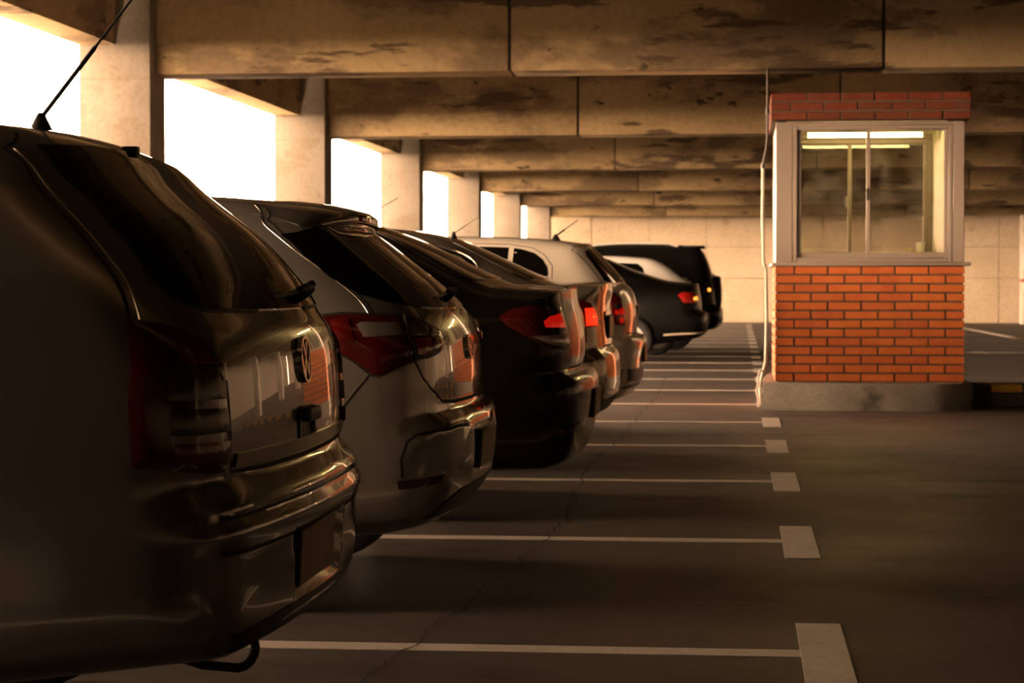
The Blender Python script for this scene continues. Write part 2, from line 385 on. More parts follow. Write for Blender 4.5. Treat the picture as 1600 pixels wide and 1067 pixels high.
POLY = {
 ('wagon','tail'):[(0.751,1.025),(0.692,1.021),(0.643,1.007),(0.612,0.983),(0.582,0.956),(0.565,0.925),(0.554,0.885),(0.549,0.828),(0.546,0.771),(0.544,0.709),(0.600,0.710),(0.674,0.718),(0.735,0.724),(0.768,0.731),(0.770,0.847)],
 ('wagon','clear1'):[(0.702,0.920),(0.586,0.923),(0.563,0.896),(0.567,0.862),(0.656,0.863),(0.707,0.862)],
 ('wagon','clear2'):[(0.703,0.846),(0.562,0.843),(0.559,0.795),(0.669,0.791),(0.706,0.792)],
 ('wagon','amber'):[(0.705,0.861),(0.564,0.860),(0.560,0.828),(0.570,0.827),(0.666,0.848),(0.706,0.849)],
 ('wagon','seam'):[(0.590,1.388),(0.635,1.313),(0.670,1.233),(0.703,1.162),(0.719,1.121),(0.737,1.079),(0.759,1.027)],
 ('wagon','glass'):[(0.549,1.393),(0.570,1.354),(0.586,1.292),(0.625,1.229),(0.660,1.149),(0.677,1.107),(0.676,1.079),(0.657,1.060),(0.608,1.050),(0.556,1.046),(0.264,1.042)],
 ('hatch','tail'):[(0.901,0.992),(0.850,0.999),(0.775,0.996),(0.702,0.991),(0.616,0.975),(0.503,0.953),(0.441,0.933),(0.446,0.913),(0.496,0.873),(0.553,0.863),(0.673,0.849),(0.739,0.828),(0.771,0.808),(0.789,0.798),(0.809,0.804),(0.843,0.844),(0.889,0.882),(0.899,0.947)],
 ('hatch','clear1'):[(0.829,0.963),(0.815,0.971),(0.716,0.966),(0.704,0.928),(0.818,0.923)],
 ('hatch','clear2'):[(0.680,0.961),(0.590,0.958),(0.489,0.928),(0.687,0.926)],
 ('hatch','split'):[(0.680,0.990),(0.696,0.926),(0.681,0.894),(0.676,0.848)],
 ('hatch','glass'):[(0.657,1.267),(0.700,1.190),(0.728,1.121),(0.738,1.066),(0.716,1.040),(0.563,1.021)],
 ('hatch','seam'):[(0.535,1.372),(0.616,1.318),(0.646,1.280),(0.689,1.206),(0.738,1.066),(0.752,1.034),(0.767,1.000)],
 ('hatch','seam2'):[(0.760,0.843),(0.738,0.786),(0.697,0.748),(0.578,0.701)],
 ('hatch','seam3'):[(0.290,0.802),(0.341,0.740),(0.407,0.659)],
 ('hatch','reflector'):[(0.747,0.448),(0.573,0.466),(0.595,0.439),(0.740,0.419)],
 ('hatch','recess'):[(0.807,0.458),(0.805,0.552),(0.789,0.600),(0.626,0.616),(0.433,0.620)],
 ('hatch','lowedge'):[(0.796,0.395),(0.698,0.403),(0.312,0.414)],
 ('hatch','diff'):[(0.719,0.304),(0.682,0.377),(0.020,0.347)],
 ('black_sedan','tail'):[(0.870,0.945),(0.828,0.982),(0.761,0.997),(0.516,0.993),(0.504,0.902),(0.488,0.807),(0.503,0.790),(0.685,0.802),(0.754,0.833),(0.804,0.870),(0.847,0.906)],
 ('black_sedan','red'):[(0.714,0.925),(0.680,0.948),(0.577,0.964),(0.535,0.896),(0.707,0.899)],
 ('black_sedan','clear'):[(0.774,0.858),(0.709,0.862),(0.499,0.868),(0.488,0.797),(0.685,0.819)],
 ('black_sedan','reflector'):[(0.682,0.422),(0.469,0.456),(0.501,0.427),(0.668,0.397)],
 ('silver_sedan','tail'):[(0.710,1.009),(0.643,0.991),(0.597,0.961),(0.540,0.909),(0.534,0.848),(0.687,0.848),(0.725,0.853)],
 ('silver_sedan','red'):[(0.687,0.958),(0.622,0.963),(0.567,0.910),(0.561,0.854),(0.684,0.854)],
 ('silver_sedan','sidewin'):[(1.067,1.340),(0.887,1.277),(0.804,1.221),(0.760,1.200)],
 ('cream_hatch','tail'):[(0.713,1.041),(0.675,1.046),(0.631,1.005),(0.611,0.944),(0.595,0.872),(0.597,0.806),(0.712,0.813),(0.728,0.904)],
 ('cream_hatch','sidewin'):[(1.120,1.369),(0.965,1.364),(0.850,1.348),(0.756,1.322),(0.692,1.270),(0.659,1.219)],
 ('cream_hatch','seam'):[(0.539,1.390),(0.621,1.343),(0.632,1.317),(0.656,1.240),(0.702,1.127)],
 ('dark_sedan','tail'):[(0.912,0.942),(0.858,0.987),(0.546,0.986),(0.532,0.833),(0.865,0.835)],
 ('dark_sedan','strip'):[(1.047,0.395),(0.852,0.409),(0.392,0.430),(0.277,0.399),(0.843,0.384),(1.037,0.362)],
 ('white_hatch','sidewin'):[(1.163,1.431),(0.947,1.423),(0.856,1.309)],
 ('suv','tail'):[(0.872,1.031),(0.781,1.188),(0.680,1.167),(0.700,1.010),(0.848,0.947)],
 ('suv','qwin'):[(1.246,1.577),(0.868,1.598),(0.720,1.461),(1.245,1.493)],
}
# ---------------------------------------------------------------- the garage: floor, walls, columns, beams
XW, XI, XR_ = -5.94, -5.28, 14.0          # outer and inner face of the left columns, right wall
YB, YE = -6.0, 63.0                      # wall behind the camera, far wall
ROWS = [19.2 + 8.3 * k for k in range(-3, 6)]   # near face of every column row
ZB, ZC, ZO = 3.0, 4.2, 3.26               # beam soffit, ceiling, head of the openings

floor = box('floor', XW - .3, XR_ + .3, YB - .3, YE + .3, -.25, 0, M_floor); tag(floor, 'grey concrete parking deck with white bay lines', kind='structure')
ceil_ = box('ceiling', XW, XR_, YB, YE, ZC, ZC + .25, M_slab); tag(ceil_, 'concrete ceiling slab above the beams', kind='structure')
ground = box('ground_outside', -420, XW - 1.5, -300, 360, -3.9, -3.7, M_asphalt); tag(ground, 'dark asphalt ground outside below the parking deck', kind='structure')

wl = box('wall_left', XW, XW + .2, 2.7, YE, 0, .14, M_wall)
box('solid_bay', XW, XW + .3, YB, 2.7, 0, ZC, M_dim, wl)
tag(wl, 'low concrete kerb along the open side', kind='structure')
sp_ = [YB] + ROWS + [YE]
for a, b in zip(sp_[:-1], sp_[1:]):
    a2 = a + .53 if a in ROWS else a
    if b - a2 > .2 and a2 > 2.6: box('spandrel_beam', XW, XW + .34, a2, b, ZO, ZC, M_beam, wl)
tag(box('wall_right', XR_, XR_ + .25, YB, YE, 0, ZC, M_dim), 'plain concrete wall on the right', kind='structure')
tag(box('wall_front', XW, XR_, YB - .25, YB, 0, ZC, M_dim), 'plain concrete wall behind the viewer', kind='structure')

wb = box('wall_back', XW, XR_, YE + .06, YE + .3, 0, ZC, M_dim); tag(wb, 'far concrete wall of cast panels lit warm by daylight', kind='structure')
zr = [0, 1.27, 2.17, 3.08, ZC]; xs = [XW + .02 + k * 1.6575 for k in range(13)]
for i in range(12):
    for j in range(4):
        g = .004
        box('wall_panel', xs[i] + g, xs[i+1] - g, YE + random.uniform(-.012, .012), YE + .12, zr[j] + (g if j else 0), zr[j+1] - g, M_wall, wb, .008)

which = ['nearest', 'second', 'third', 'fourth', 'fifth', 'farthest']
for k, y in enumerate(ROWS):
    bm = bmesh.new(); add_box(bm, XW, XI, y, y + .53, 0, ZC, .02, 2)
    c = link('concrete_column', bm_mesh('concrete_column', bm, M_col, 40))
    n = k - 3
    tag(c, ('%s concrete column in view on the open left side' % which[n]) if n >= 0 else 'concrete column on the open left side beside or behind the viewer',
        group='left columns behind the viewer' if n < 0 else None, kind='structure')
    # formwork joint of the column head
    box('formwork_joint', XW - .002, XI + .002, y - .0025, y + .532, 2.945, 2.952, mat('formwork_line', (.16, .12, .08), .9), c)
    bx_ = [XI - .1, -2.05, 1.26, 4.57, 7.88, 11.19, XR_]
    yb = y + .22
    core = box('ceiling_beam', XI, XR_, yb + .03, yb + .47, ZB + .03, ZC, M_joint)
    tag(core, ('%s concrete ceiling beam in view, crossing over the bays' % which[n]) if n >= 0 else 'concrete ceiling beam above or behind the viewer', group='beams behind the viewer' if n < 0 else None, kind='structure')
    for a, b in zip(bx_[:-1], bx_[1:]):
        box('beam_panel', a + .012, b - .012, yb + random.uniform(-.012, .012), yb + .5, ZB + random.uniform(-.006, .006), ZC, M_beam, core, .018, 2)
    c2 = box('square_column', 7.7, 8.3, y, y + .6, 0, ZB, M_col if n != 5 else MATS.get('white_column') or noisy('white_column', (.62, .58, .52), (.54, .5, .44), 2, .7, .05), None, .02, 2)
    tag(c2, 'white painted column with a red band by the far wall' if n == 5 else 'square concrete column in the right hand row', group=None if n == 5 else 'right hand columns', kind='structure')
    if n == 5:
        box('red_band', 7.69, 8.31, y - .01, y + .61, 1.16, 1.24, mat('red_band_paint', (.35, .05, .03), .5), c2)
        box('dark_plate', 7.78, 7.9, y - .03, y, 1.85, 2.3, mat('dark_plate', (.05, .03, .02), .5), c2)

# painted bay lines with a bar across the end of each
LINES = [3.66, 6.50, 9.35, 12.18, 14.84, 17.40, 20.0] + [22.63 + 2.63 * k for k in range(15)]
for k, y in enumerate(LINES):
    end = .185
    box('bay_line', -5.4, end, y - .06, y + .06, 0, .003, M_line, floor)
    if not 18.5 < y < 22.2:
        box('bay_end_bar', end, end + .142, y - .58, y + .58, 0, .0032, M_line, floor)
# crack along the bays
rnd = random.Random(8); pts = []; y = 4.6
CK = [(4.6, -1.1), (6.07, -1.027), (7.14, -.94), (8.78, -.852), (9.9, -.80), (12.85, -.907), (15.2, -.85), (18.15, -.827), (21, -.80), (26, -.86)]
while y < 26:
    pts.append((float(np.interp(y, [c[0] for c in CK], [c[1] for c in CK])) + rnd.uniform(-.016, .016) + .012 * math.sin(y * 7), y)); y += rnd.uniform(.03, .11)
vv = []; ff = []
for i, (x, y) in enumerate(pts):
    w = rnd.uniform(.0015, .006)
    vv += [(x - w, y, .0045), (x + w, y, .0045), (x - w * .6, y, -.01), (x + w * .6, y, -.01)]
    if i: b = 4 * i; ff += [(b - 4, b - 3, b + 1, b)]
link('floor_crack', mesh('floor_crack', vv, ff, mat('crack_dark', (.02, .017, .015), .9)), floor)
# direction arrow and lane line beyond the booth
bm = bmesh.new()
ay = 35.6
pv = [(3.55, ay), (3.95, ay + .55), (3.95, ay + .22), (4.75, ay + .16), (4.75, ay - .16), (3.95, ay - .22), (3.95, ay - .55)]
f = bm.faces.new([bm.verts.new((x, y, .003)) for x, y in pv]); bm.normal_update()
if f.normal.z < 0: f.normal_flip()
link('floor_arrow', bm_mesh('floor_arrow', bm, M_line), floor)
box('lane_line', 5.55, 5.72, 46.0, 57, 0, .003, M_line, floor)
box('lane_line', 5.5, 6.6, 44.6, 45.2, 0, .003, noisy('yellow_paint_worn', (.5, .33, .08), (.38, .24, .06), 4, .6, .05), floor)
# ---------------------------------------------------------------- the pay booth on its plinth
BX0, BX1, BY0, BY1 = .315, 1.965, 19.40, 21.05
ZP, ZS, ZH, ZT = .235, 1.262, 2.53, 2.785     # plinth top, sill, window head, roof top
M_alu = mat('pale_aluminium', (.285, .235, .20), .4, .1)
M_panel = mat('white_wall_panel', (.66, .62, .52), .55)
M_mortar = mat('mortar', (.09, .07, .05), .9)
def brick_mat(i):
    r = random.Random(i)
    d = r.uniform(-.03, .03)
    return noisy('clay_brick_%d' % i, (.58 + d, .152 + d * .5, .034), (.49 + d, .115 + d * .4, .027), 6, .7, .12)
M_brick = [brick_mat(i) for i in range(4)]
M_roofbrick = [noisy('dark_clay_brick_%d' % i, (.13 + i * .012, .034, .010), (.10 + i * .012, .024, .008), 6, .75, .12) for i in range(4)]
M_pane = glass_mat('booth_glass', (.88, .87, .83), 1.5, .10)

# plinth with a bowed front
bm = bmesh.new()
px0, px1 = .205, 2.05
ring = []
n = 24
for k in range(n + 1):
    t = k / n; x = px0 + (px1 - px0) * t
    e = .30 * max(0, (t - .80) / .20)**2.2
    ring.append((x, 19.10 - .055 * math.sin(math.pi * t) + e))
ring += [(px1, 21.3), (px0 + .05, 21.3)]
lo = [bm.verts.new((x, y, 0)) for x, y in ring]; hi = [bm.verts.new((x, y, ZP)) for x, y in ring]
bm.faces.new(lo[::-1]); bm.faces.new(hi)
for k in range(len(ring)): bm.faces.new((lo[k], lo[(k+1) % len(ring)], hi[(k+1) % len(ring)], hi[k]))
bmesh.ops.recalc_face_normals(bm, faces=bm.faces)
bmesh.ops.bevel(bm, geom=[e for e in bm.edges if all(v.co.z > .2 for v in e.verts)], offset=.018, segments=2, affect='EDGES')
plinth = link('concrete_plinth', bm_mesh('concrete_plinth', bm, noisy('plinth_concrete', (.40, .37, .32), (.26, .235, .2), 2.2, .85, .3, 7, stain=[((.10, .088, .075), 1.6, .52, .14, (1, 1, 1.2)), ((.5, .47, .42), 5, .68, .06, (1, 1, 1))]), 35))
tag(plinth, 'rough concrete plinth with bowed front under the brick booth', 'plinth')

booth = bpy.data.objects.new('brick_booth', None); COL.objects.link(booth)
booth.location = (BX0, BY0, ZP)
tag(booth, 'small brick ticket booth with lit windows and brick-edged roof', 'booth')
def bput(o):                                   # children are modelled in world space, keep them there
    o.matrix_parent_inverse = Matrix.Translation(booth.location).inverted(); return o
def bpart(name, *a, **k): return bput(box(name, *a, booth, **k))

G = .016; BD = .014                            # joint width, how far bricks stand proud
wall = bpart('brick_wall', BX0 + BD, BX1 - BD, BY0 + BD, BY1 - BD, ZP, ZS, M_mortar)
CH = (ZS - ZP) / 13; BL = (BX1 - BX0 - .01) / 5.6
brick_cache = {}
def brick(parent, axis, a0, a1, fixed, z0, z1, sgn, mats):
    """one brick: axis 'x' lies in a face normal to y, axis 'y' in a face normal to x"""
    L_ = round(a1 - a0, 3); key = (axis, L_, round(z1 - z0, 4), random.randrange(4), mats[0].name)
    if key not in brick_cache:
        bm = bmesh.new(); d = .05
        if axis == 'x': add_box(bm, -L_/2, L_/2, -d/2, d/2, -(z1-z0)/2, (z1-z0)/2, .004)
        else: add_box(bm, -d/2, d/2, -L_/2, L_/2, -(z1-z0)/2, (z1-z0)/2, .004)
        brick_cache[key] = bm_mesh('brick', bm, mats[key[3]])
    o = link('brick', brick_cache[key], parent)
    c = (a0 + a1) / 2; j = random.uniform(-.0025, .0025); zc = (z0 + z1) / 2
    w = Vector((c, fixed - sgn * (.025 + j), zc)) if axis == 'x' else Vector((fixed - sgn * (.025 + j), c, zc))
    o.matrix_parent_inverse = Matrix.Identity(4); o.location = w
    return o
def courses(parent, z0, nrow, ch, x0, x1, y0, y1, faces, first=0, mats=None):
    for r in range(nrow):
        za, zb = z0 + r * ch + G / 2, z0 + (r + 1) * ch - G / 2
        for ax, f0, f1, fixed, sg in faces:
            off = BL * (.58 if (r + first) % 2 == 0 else 1.08)
            e = [f0]; p = f0 + off
            while p < f1 - .04: e.append(p); p += BL
            e.append(f1)
            for a, b in zip(e[:-1], e[1:]):
                brick(parent, ax, a + (G/2 if a > f0 else 0), b - (G/2 if b < f1 else 0), fixed, za, zb, sg, mats or M_brick)
# faces: sgn -1 looks to -axis
courses(wall, ZP, 13, CH, BX0, BX1, BY0, BY1, [('x', BX0, BX1, BY0, -1), ('y', BY0 + .05, BY1, BX0, -1), ('y', BY0 + .05, BY1, BX1, 1)])
for ch in wall.children: ch.matrix_parent_inverse = Matrix.Identity(4)
# the back face as one part
bm = bmesh.new()
for r in range(13):
    p = BX0 + .05 + (BL * .5 if r % 2 else 0)
    while p < BX1 - .1:
        q = min(p + BL - G, BX1 - .05)
        add_box(bm, p, q, BY1 - .03, BY1 + .0, ZP + r * CH + G/2, ZP + (r+1) * CH - G/2); p += BL
bput(tag(link('back_bricks', bm_mesh('back_bricks', bm, M_brick[0]), booth), kind='stuff'))

sill = bpart('sill', BX0 - .03, BX1 + .05, BY0 - .045, BY1 + .03, ZS, ZS + .03, M_alu, bev=.006)
# corner posts, header, side panels, windows
for (x0, x1, y0, y1) in ((BX0, BX0 + .155, BY0, BY0 + .08), (BX1 - .108, BX1, BY0, BY0 + .08), (BX0, BX0 + .1, BY1 - .1, BY1), (BX1 - .1, BX1, BY1 - .1, BY1)):
    bpart('corner_post', x0 + .004, x1 - .004, y0 + .004, y1 - .004, ZS + .03, ZH, M_alu, bev=.006)
bpart('header', BX0 + .004, BX1 - .004, BY0 + .01, BY0 + .075, ZH - .03, ZH, M_alu, bev=.005)
bpart('header', BX0 + .004, BX1 - .004, BY1 - .075, BY1 - .01, ZH - .05, ZH, M_alu, bev=.005)
bpart('side_panel', BX0 + .012, BX0 + .10, BY0 + .06, BY1 - .06, ZS + .03, ZH, M_panel)
bpart('side_panel', BX1 - .148, BX1 - .012, BY0 + .06, BY1 - .06, ZS + .03, ZH, M_panel)
def window(name, x0, x1, y, z0, z1, split, fw, handle_side):
    fr = bput(link(name, (lambda bm: ([add_box(bm, x0, x0 + fw, y, y + .07, z0, z1, .006), add_box(bm, x1 - fw, x1, y, y + .07, z0, z1, .006),
              add_box(bm, x0 + fw, x1 - fw, y, y + .07, z1 - fw, z1, .006), add_box(bm, x0 + fw, x1 - fw, y, y + .07, z0, z0 + fw, .006)], bm_mesh(name, bm, M_alu, 40))[1])(bmesh.new()), booth))
    s = .036
    def sash(a, b, yy):
        bm = bmesh.new(); zz0, zz1 = z0 + fw, z1 - fw
        add_box(bm, a, a + s, yy, yy + .025, zz0, zz1, .004); add_box(bm, b - s, b, yy, yy + .025, zz0, zz1, .004)
        add_box(bm, a + s, b - s, yy, yy + .025, zz1 - .014, zz1, .004); add_box(bm, a + s, b - s, yy, yy + .025, zz0, zz0 + s * 1.3, .004)
        o = link('sliding_sash', bm_mesh('sliding_sash', bm, M_alu, 40), fr); o.matrix_parent_inverse = Matrix.Identity(4)
        g = box('glass_pane', a + s - .004, b - s + .004, yy + .010, yy + .014, zz0 + s, zz1 - .010, M_pane, o)
        return o
    mid = x0 + (x1 - x0) * split
    a = sash(x0 + fw, mid + s * .5, y + .038); b = sash(mid - s * .5, x1 - fw, y + .008)
    lt = box('latch', mid - .018 if handle_side > 0 else mid - s - .01, mid - .004 if handle_side > 0 else mid - s + .012, y - .012, y + .01, (z0 + z1)/2 - .06, (z0 + z1)/2 + .05, M_black if handle_side > 0 else M_alu, a, .004)
    return fr
window('front_window', BX0 + .155, BX1 - .108, BY0 + .005, ZS + .03, ZH - .03, .475, .038, 1)
window('rear_window_frame', BX0 + .1, BX1 - .15, BY1 - .085, ZS + .03, ZH - .05, .45, .045, -1)
# roof slab with brick edge and pale ceiling
RO = .04
roof = bpart('roof', BX0 - RO + BD, BX1 + RO - BD, BY0 - RO + BD - .04, BY1 + RO - BD, ZH + .012, ZT - .005, M_mortar)
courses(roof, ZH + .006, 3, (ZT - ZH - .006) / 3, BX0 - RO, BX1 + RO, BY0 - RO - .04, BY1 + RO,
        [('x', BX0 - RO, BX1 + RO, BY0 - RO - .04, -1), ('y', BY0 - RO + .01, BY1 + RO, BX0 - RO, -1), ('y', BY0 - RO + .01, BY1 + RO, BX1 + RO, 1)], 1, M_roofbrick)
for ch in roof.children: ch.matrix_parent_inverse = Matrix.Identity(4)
bpart('inner_ceiling', BX0 + .1, BX1 - .148, BY0 + .08, BY1 - .08, ZH - .01, ZH + .012, mat('cream_ceiling', (.75, .70, .45), .6))
bpart('counter', BX0 + .1, BX1 - .148, BY0 + .085, BY1 - .09, ZS - .02, ZS + .012, mat('counter_top', (.35, .30, .22), .5))

# the tube lamp inside
lamp = bpy.data.objects.new('tube_lamp', None); COL.objects.link(lamp); lamp.location = (1.14, 20.2, ZH - .01)
tag(lamp, 'glowing fluorescent tube lamp under the booth ceiling', 'lamp')
box('batten', -.58, .58, -.035, .035, -.035, 0, mat('lamp_batten', (.7, .66, .5), .4), lamp, .005)
tb = tube('tube', [(-.52, 0, -.055), (.52, 0, -.055)], .019, mat('lit_tube', (1, 1, 1), .5, emit=(1.0, .72, .26), es=55), lamp, 12)
for s in (-1, 1): box('lamp_holder', s * .53 - .012, s * .53 + .012, -.02, .02, -.075, -.035, mat('lamp_batten', (.7, .66, .5), .4), lamp)

def cup(name, x, y, r, h, m, label):
    bm = bmesh.new(); add_lathe(bm, [(r * .8, 0), (r, h), (r * .9, h), (r * .72, .008)], 16, 'z')
    o = link(name, bm_mesh(name, bm, m, 40)); o.location = (x, y, ZS + .031); return tag(o, label, 'cup')
M_cup = mat('white_cup', (.8, .78, .7), .4)
ZL = 1.405
bpart('inner_ledge', BX0 + .1, BX1 - .15, 20.78, 20.955, ZL - .02, ZL, M_panel, bev=.003)
o = cup('paper_cup', 1.705, 20.86, .042, .09, M_cup, 'white cup on the ledge of the booth rear window'); o.location.z = ZL
bm = bmesh.new(); add_lathe(bm, [(.0, 0), (.03, 0), (.045, .035), (.04, .035), (.028, .008)], 14, 'z')
o = link('small_bowl', bm_mesh('small_bowl', bm, mat('cream_bowl', (.8, .7, .4), .4), 40)); o.location = (1.605, 20.86, ZL); tag(o, 'small cream bowl beside the white cup in the booth', 'bowl')
bm = bmesh.new(); add_lathe(bm, [(.0, 0), (.024, 0), (.024, .11), (.012, .14), (.012, .17), (0, .17)], 14, 'z')
o = link('small_bottle', bm_mesh('small_bottle', bm, M_cup, 40)); o.location = (.575, 20.86, ZL); tag(o, 'small white bottle in the left corner of the booth', 'bottle')

# conduit beside the booth
cd = bpy.data.objects.new('conduit_pipe', None); COL.objects.link(cd); cd.location = (.24, 19.36, 0)
tag(cd, 'thin conduit pipe running from the beam down the side of the booth', 'pipe')
def cpt(x, z, y=0): return (x - .24, y, z)
tube('upper_pipe', [cpt(.245, 3.02, .1), cpt(.245, 2.60, .02), cpt(.243, 2.38), cpt(.235, 2.30), cpt(.212, 2.19), cpt(.205, 2.13)], .011, mat('dark_conduit', (.06, .045, .035), .6), cd)
tube('lower_pipe', [cpt(.205, 2.15), cpt(.203, 1.7), cpt(.212, 1.30), cpt(.235, 1.22, -.01), cpt(.242, .8, -.01), cpt(.236, .42), cpt(.205, .30), cpt(.185, .22, -.02), cpt(.19, .03, -.02)], .014, mat('pale_conduit', (.55, .48, .38), .5), cd)
for z, x in ((2.62, .245), (2.14, .205), (1.25, .222)):
    tube('coupling', [cpt(x, z - .02), cpt(x, z + .02)], .018, M_black, cd)
tube('loose_cable', [cpt(.215, .33, -.03), cpt(.185, .34, -.05), cpt(.17, .29, -.06), cpt(.165, .2, -.07), cpt(.15, .17, -.08), cpt(.168, .1, -.08), cpt(.17, .02, -.08)], .010, mat('pale_cable', (.5, .42, .38), .6), cd, 6)

# striped kerb to the right of the plinth
kb = bpy.data.objects.new('striped_kerb', None); COL.objects.link(kb); kb.location = (2.08, 19.9, 0)
tag(kb, 'low kerb painted black and yellow right of the booth', 'kerb')
box('kerb_base', 0, 4.2, -.2, .35, 0, .135, mat('kerb_shade', (.05, .045, .04), .8), kb, .01)  # base coloured dark in place of the shadow on the kerb front
M_ky = noisy('kerb_yellow', (.55, .33, .03), (.42, .24, .02), 5, .6, .05); M_kb = mat('kerb_black', (.03, .028, .025), .7)
for k in range(15):
    box('kerb_block', k * .28 - .13 if k else 0, k * .28 + .146, -.21, .35, .135, .205, M_kb if k % 2 == 0 else M_ky, kb, .008)
# ---------------------------------------------------------------- car builder
TH = math.radians(40)
FRAMES = {   # right axis, up axis, outward direction, march range start (distance from the projection plane)
    'rear': (Vector((0, 1, 0)), Vector((0, 0, 1)), Vector((-1, 0, 0))),
    'front': (Vector((0, 1, 0)), Vector((0, 0, 1)), Vector((1, 0, 0))),
    'side': (Vector((1, 0, 0)), Vector((0, 0, 1)), Vector((0, 1, 0))),
    'corner': (Vector((math.sin(TH), math.cos(TH), 0)), Vector((0, 0, 1)), Vector((-math.cos(TH), math.sin(TH), 0))),
    'fcorner': (Vector((-math.sin(TH), math.cos(TH), 0)), Vector((0, 0, 1)), Vector((math.cos(TH), math.sin(TH), 0))),
    'top': (Vector((1, 0, 0)), Vector((0, 1, 0)), Vector((0, 0, 1))),
}
class Car:
    def __init__(self, key, name, label, paint, rot=0):
        self.key = key; self.sp = CAR[key]; self.S = CarShape(self.sp); self.paint = paint
        self.root = bpy.data.objects.new(name, None); COL.objects.link(self.root)
        self.root.location = (self.sp['X'], self.sp['Y'], 0); self.root.rotation_euler = (0, 0, math.pi)
        tag(self.root, label, 'car', 'cars parked nose-in along the left')
        self.body()
    def P(self, n): return POLY[(self.key, n)]
    # ---- body shell: a box lattice pushed out onto the surface, wheel arches cut
    def body(self):
        S = self.S; L, W, zt = S.L, S.W, S.zt; lod = self.sp.get('lod', 0)
        ny, nz_, nu = {0: (64, 76, 64), 1: (32, 40, 44), 2: (100, 100, 70)}[lod]
        ys = np.linspace(-W, W, ny + 1); zs = np.linspace(.2, zt, nz_ + 1)
        t = np.linspace(0, 1, nu + 1); us = L * (.45 * t + .55 * t**1.9)
        a, c, z0 = .62, .42, .55
        idx = {}; pts = []
        def vid(i, j, k):
            if (i, j, k) not in idx: idx[(i, j, k)] = len(pts); pts.append((us[i], ys[j], zs[k]))
            return idx[(i, j, k)]
        F = []
        for j in range(ny):
            for k in range(nz_):
                for i, fl in ((0, 0), (nu, 1)):
                    q = [vid(i, j, k), vid(i, j, k+1), vid(i, j+1, k+1), vid(i, j+1, k)]; F.append(q if not fl else q[::-1])
        for i in range(nu):
            for k in range(nz_):
                for j, fl in ((0, 1), (ny, 0)):
                    q = [vid(i, j, k), vid(i, j, k+1), vid(i+1, j, k+1), vid(i+1, j, k)]; F.append(q if not fl else q[::-1])
        for i in range(nu):
            for j in range(ny):
                for k, fl in ((0, 0), (nz_, 1)):
                    q = [vid(i, j, k), vid(i, j+1, k), vid(i+1, j+1, k), vid(i+1, j, k)]; F.append(q if not fl else q[::-1])
        Q = np.array(pts)
        O = np.stack([np.clip(Q[:, 0], a, L - a), np.clip(Q[:, 1], -c, c), np.full(len(Q), z0)], 1)
        D = Q - O; ln = np.linalg.norm(D, axis=1)[:, None]; D = D / ln
        lo = np.zeros(len(Q)); hi = ln[:, 0] * 1.25 + .15
        for it in range(15):
            mid = (lo + hi) / 2; v = S.f(O + D * mid[:, None])
            lo = np.where(v < 0, mid, lo); hi = np.where(v < 0, hi, mid)
        V = O + D * S.polish(O, D, (lo + hi) / 2)[:, None]
        me = mesh('body', V, F, self.paint, True); me.materials.append(M_under)
        o = link('body', me, self.root)
        bm = bmesh.new(); rw = self.sp['rw']
        for u in self.sp['wheels']:
            for s in (-1, 1):
                r = bmesh.ops.create_cone(bm, cap_ends=True, segments=40, radius1=rw + .045, radius2=rw + .045, depth=.6)
                for v in r['verts']: v.co = Vector((u + v.co.x, s * (W + .06) + v.co.z * 1.0, rw + .01 + v.co.y))
        cm = bm_mesh('cut', bm); cm.materials.append(M_under); cut = link('cut', cm)
        cut.parent = self.root
        md = o.modifiers.new('arch', 'BOOLEAN'); md.object = cut; md.solver = 'EXACT'; md.operation = 'DIFFERENCE'
        try: md.material_mode = 'TRANSFER'
        except Exception: pass
        dg = bpy.context.evaluated_depsgraph_get()
        nm = bpy.data.meshes.new_from_object(o.evaluated_get(dg))
        o.modifiers.clear(); o.data = nm; nm.name = 'body'
        nm.set_sharp_from_angle(angle=R(38))
        bpy.data.objects.remove(cut); self.bodyobj = o
    # ---- project plane points on the surface
    def proj(self, fr, P2, side=1):
        r, u, d = FRAMES[fr]
        A = np.array(P2, float)
        base = A[:, :1] * np.array(r) + A[:, 1:2] * np.array(u)
        dd = -np.array(d)
        # centre of the car along the projection direction
        L = self.S.L
        c0 = {'rear': 0, 'front': L, 'side': .9, 'corner': None, 'fcorner': None, 'top': 2.0}[fr]
        if fr == 'rear': o = base + np.array([-.3, 0, 0]); t1 = 1.7
        elif fr == 'front': o = base + np.array([L + .3, 0, 0]); t1 = 2.4
        elif fr == 'side': o = base + np.array([0, 1.1, 0]); t1 = 1.0
        elif fr == 'top': o = base + np.array([0, 0, 2.2]); t1 = 1.9
        elif fr == 'corner': o = base + np.array(d) * .9; t1 = 2.2
        else:
            o = base + np.array([L, 0, 0]) + np.array(d) * .9; t1 = 2.2
        h, ok = self.S.hit(o, np.tile(dd, (len(o), 1)), 0, t1, 48)
        return h
    def patch(self, name, fr, poly, m, off=.004, depth=.01, res=.035, parent=None, both=True, edge=.0, mirror=False, base=0.0):
        """a panel that follows the body: poly in the frame's plane"""
        P = [tuple(p) for p in poly]
        if mirror: P = P + [(-x, z) for x, z in reversed(P)]
        dense = []
        for a, b in zip(P, P[1:] + P[:1]):
            n = max(1, int(math.hypot(b[0]-a[0], b[1]-a[1]) / res))
            dense += [(a[0] + (b[0]-a[0]) * k / n, a[1] + (b[1]-a[1]) * k / n) for k in range(n)]
        pa = np.array(dense); nb = len(dense)
        x0, z0 = pa.min(0); x1, z1 = pa.max(0)
        gx, gz = np.meshgrid(np.arange(x0 + res/2, x1, res), np.arange(z0 + res/2, z1, res))
        d = poly_sdf(pa, gx, gz)
        inner = [(x, z) for x, z, q in zip(gx.ravel(), gz.ravel(), d) if q < -res * .45]
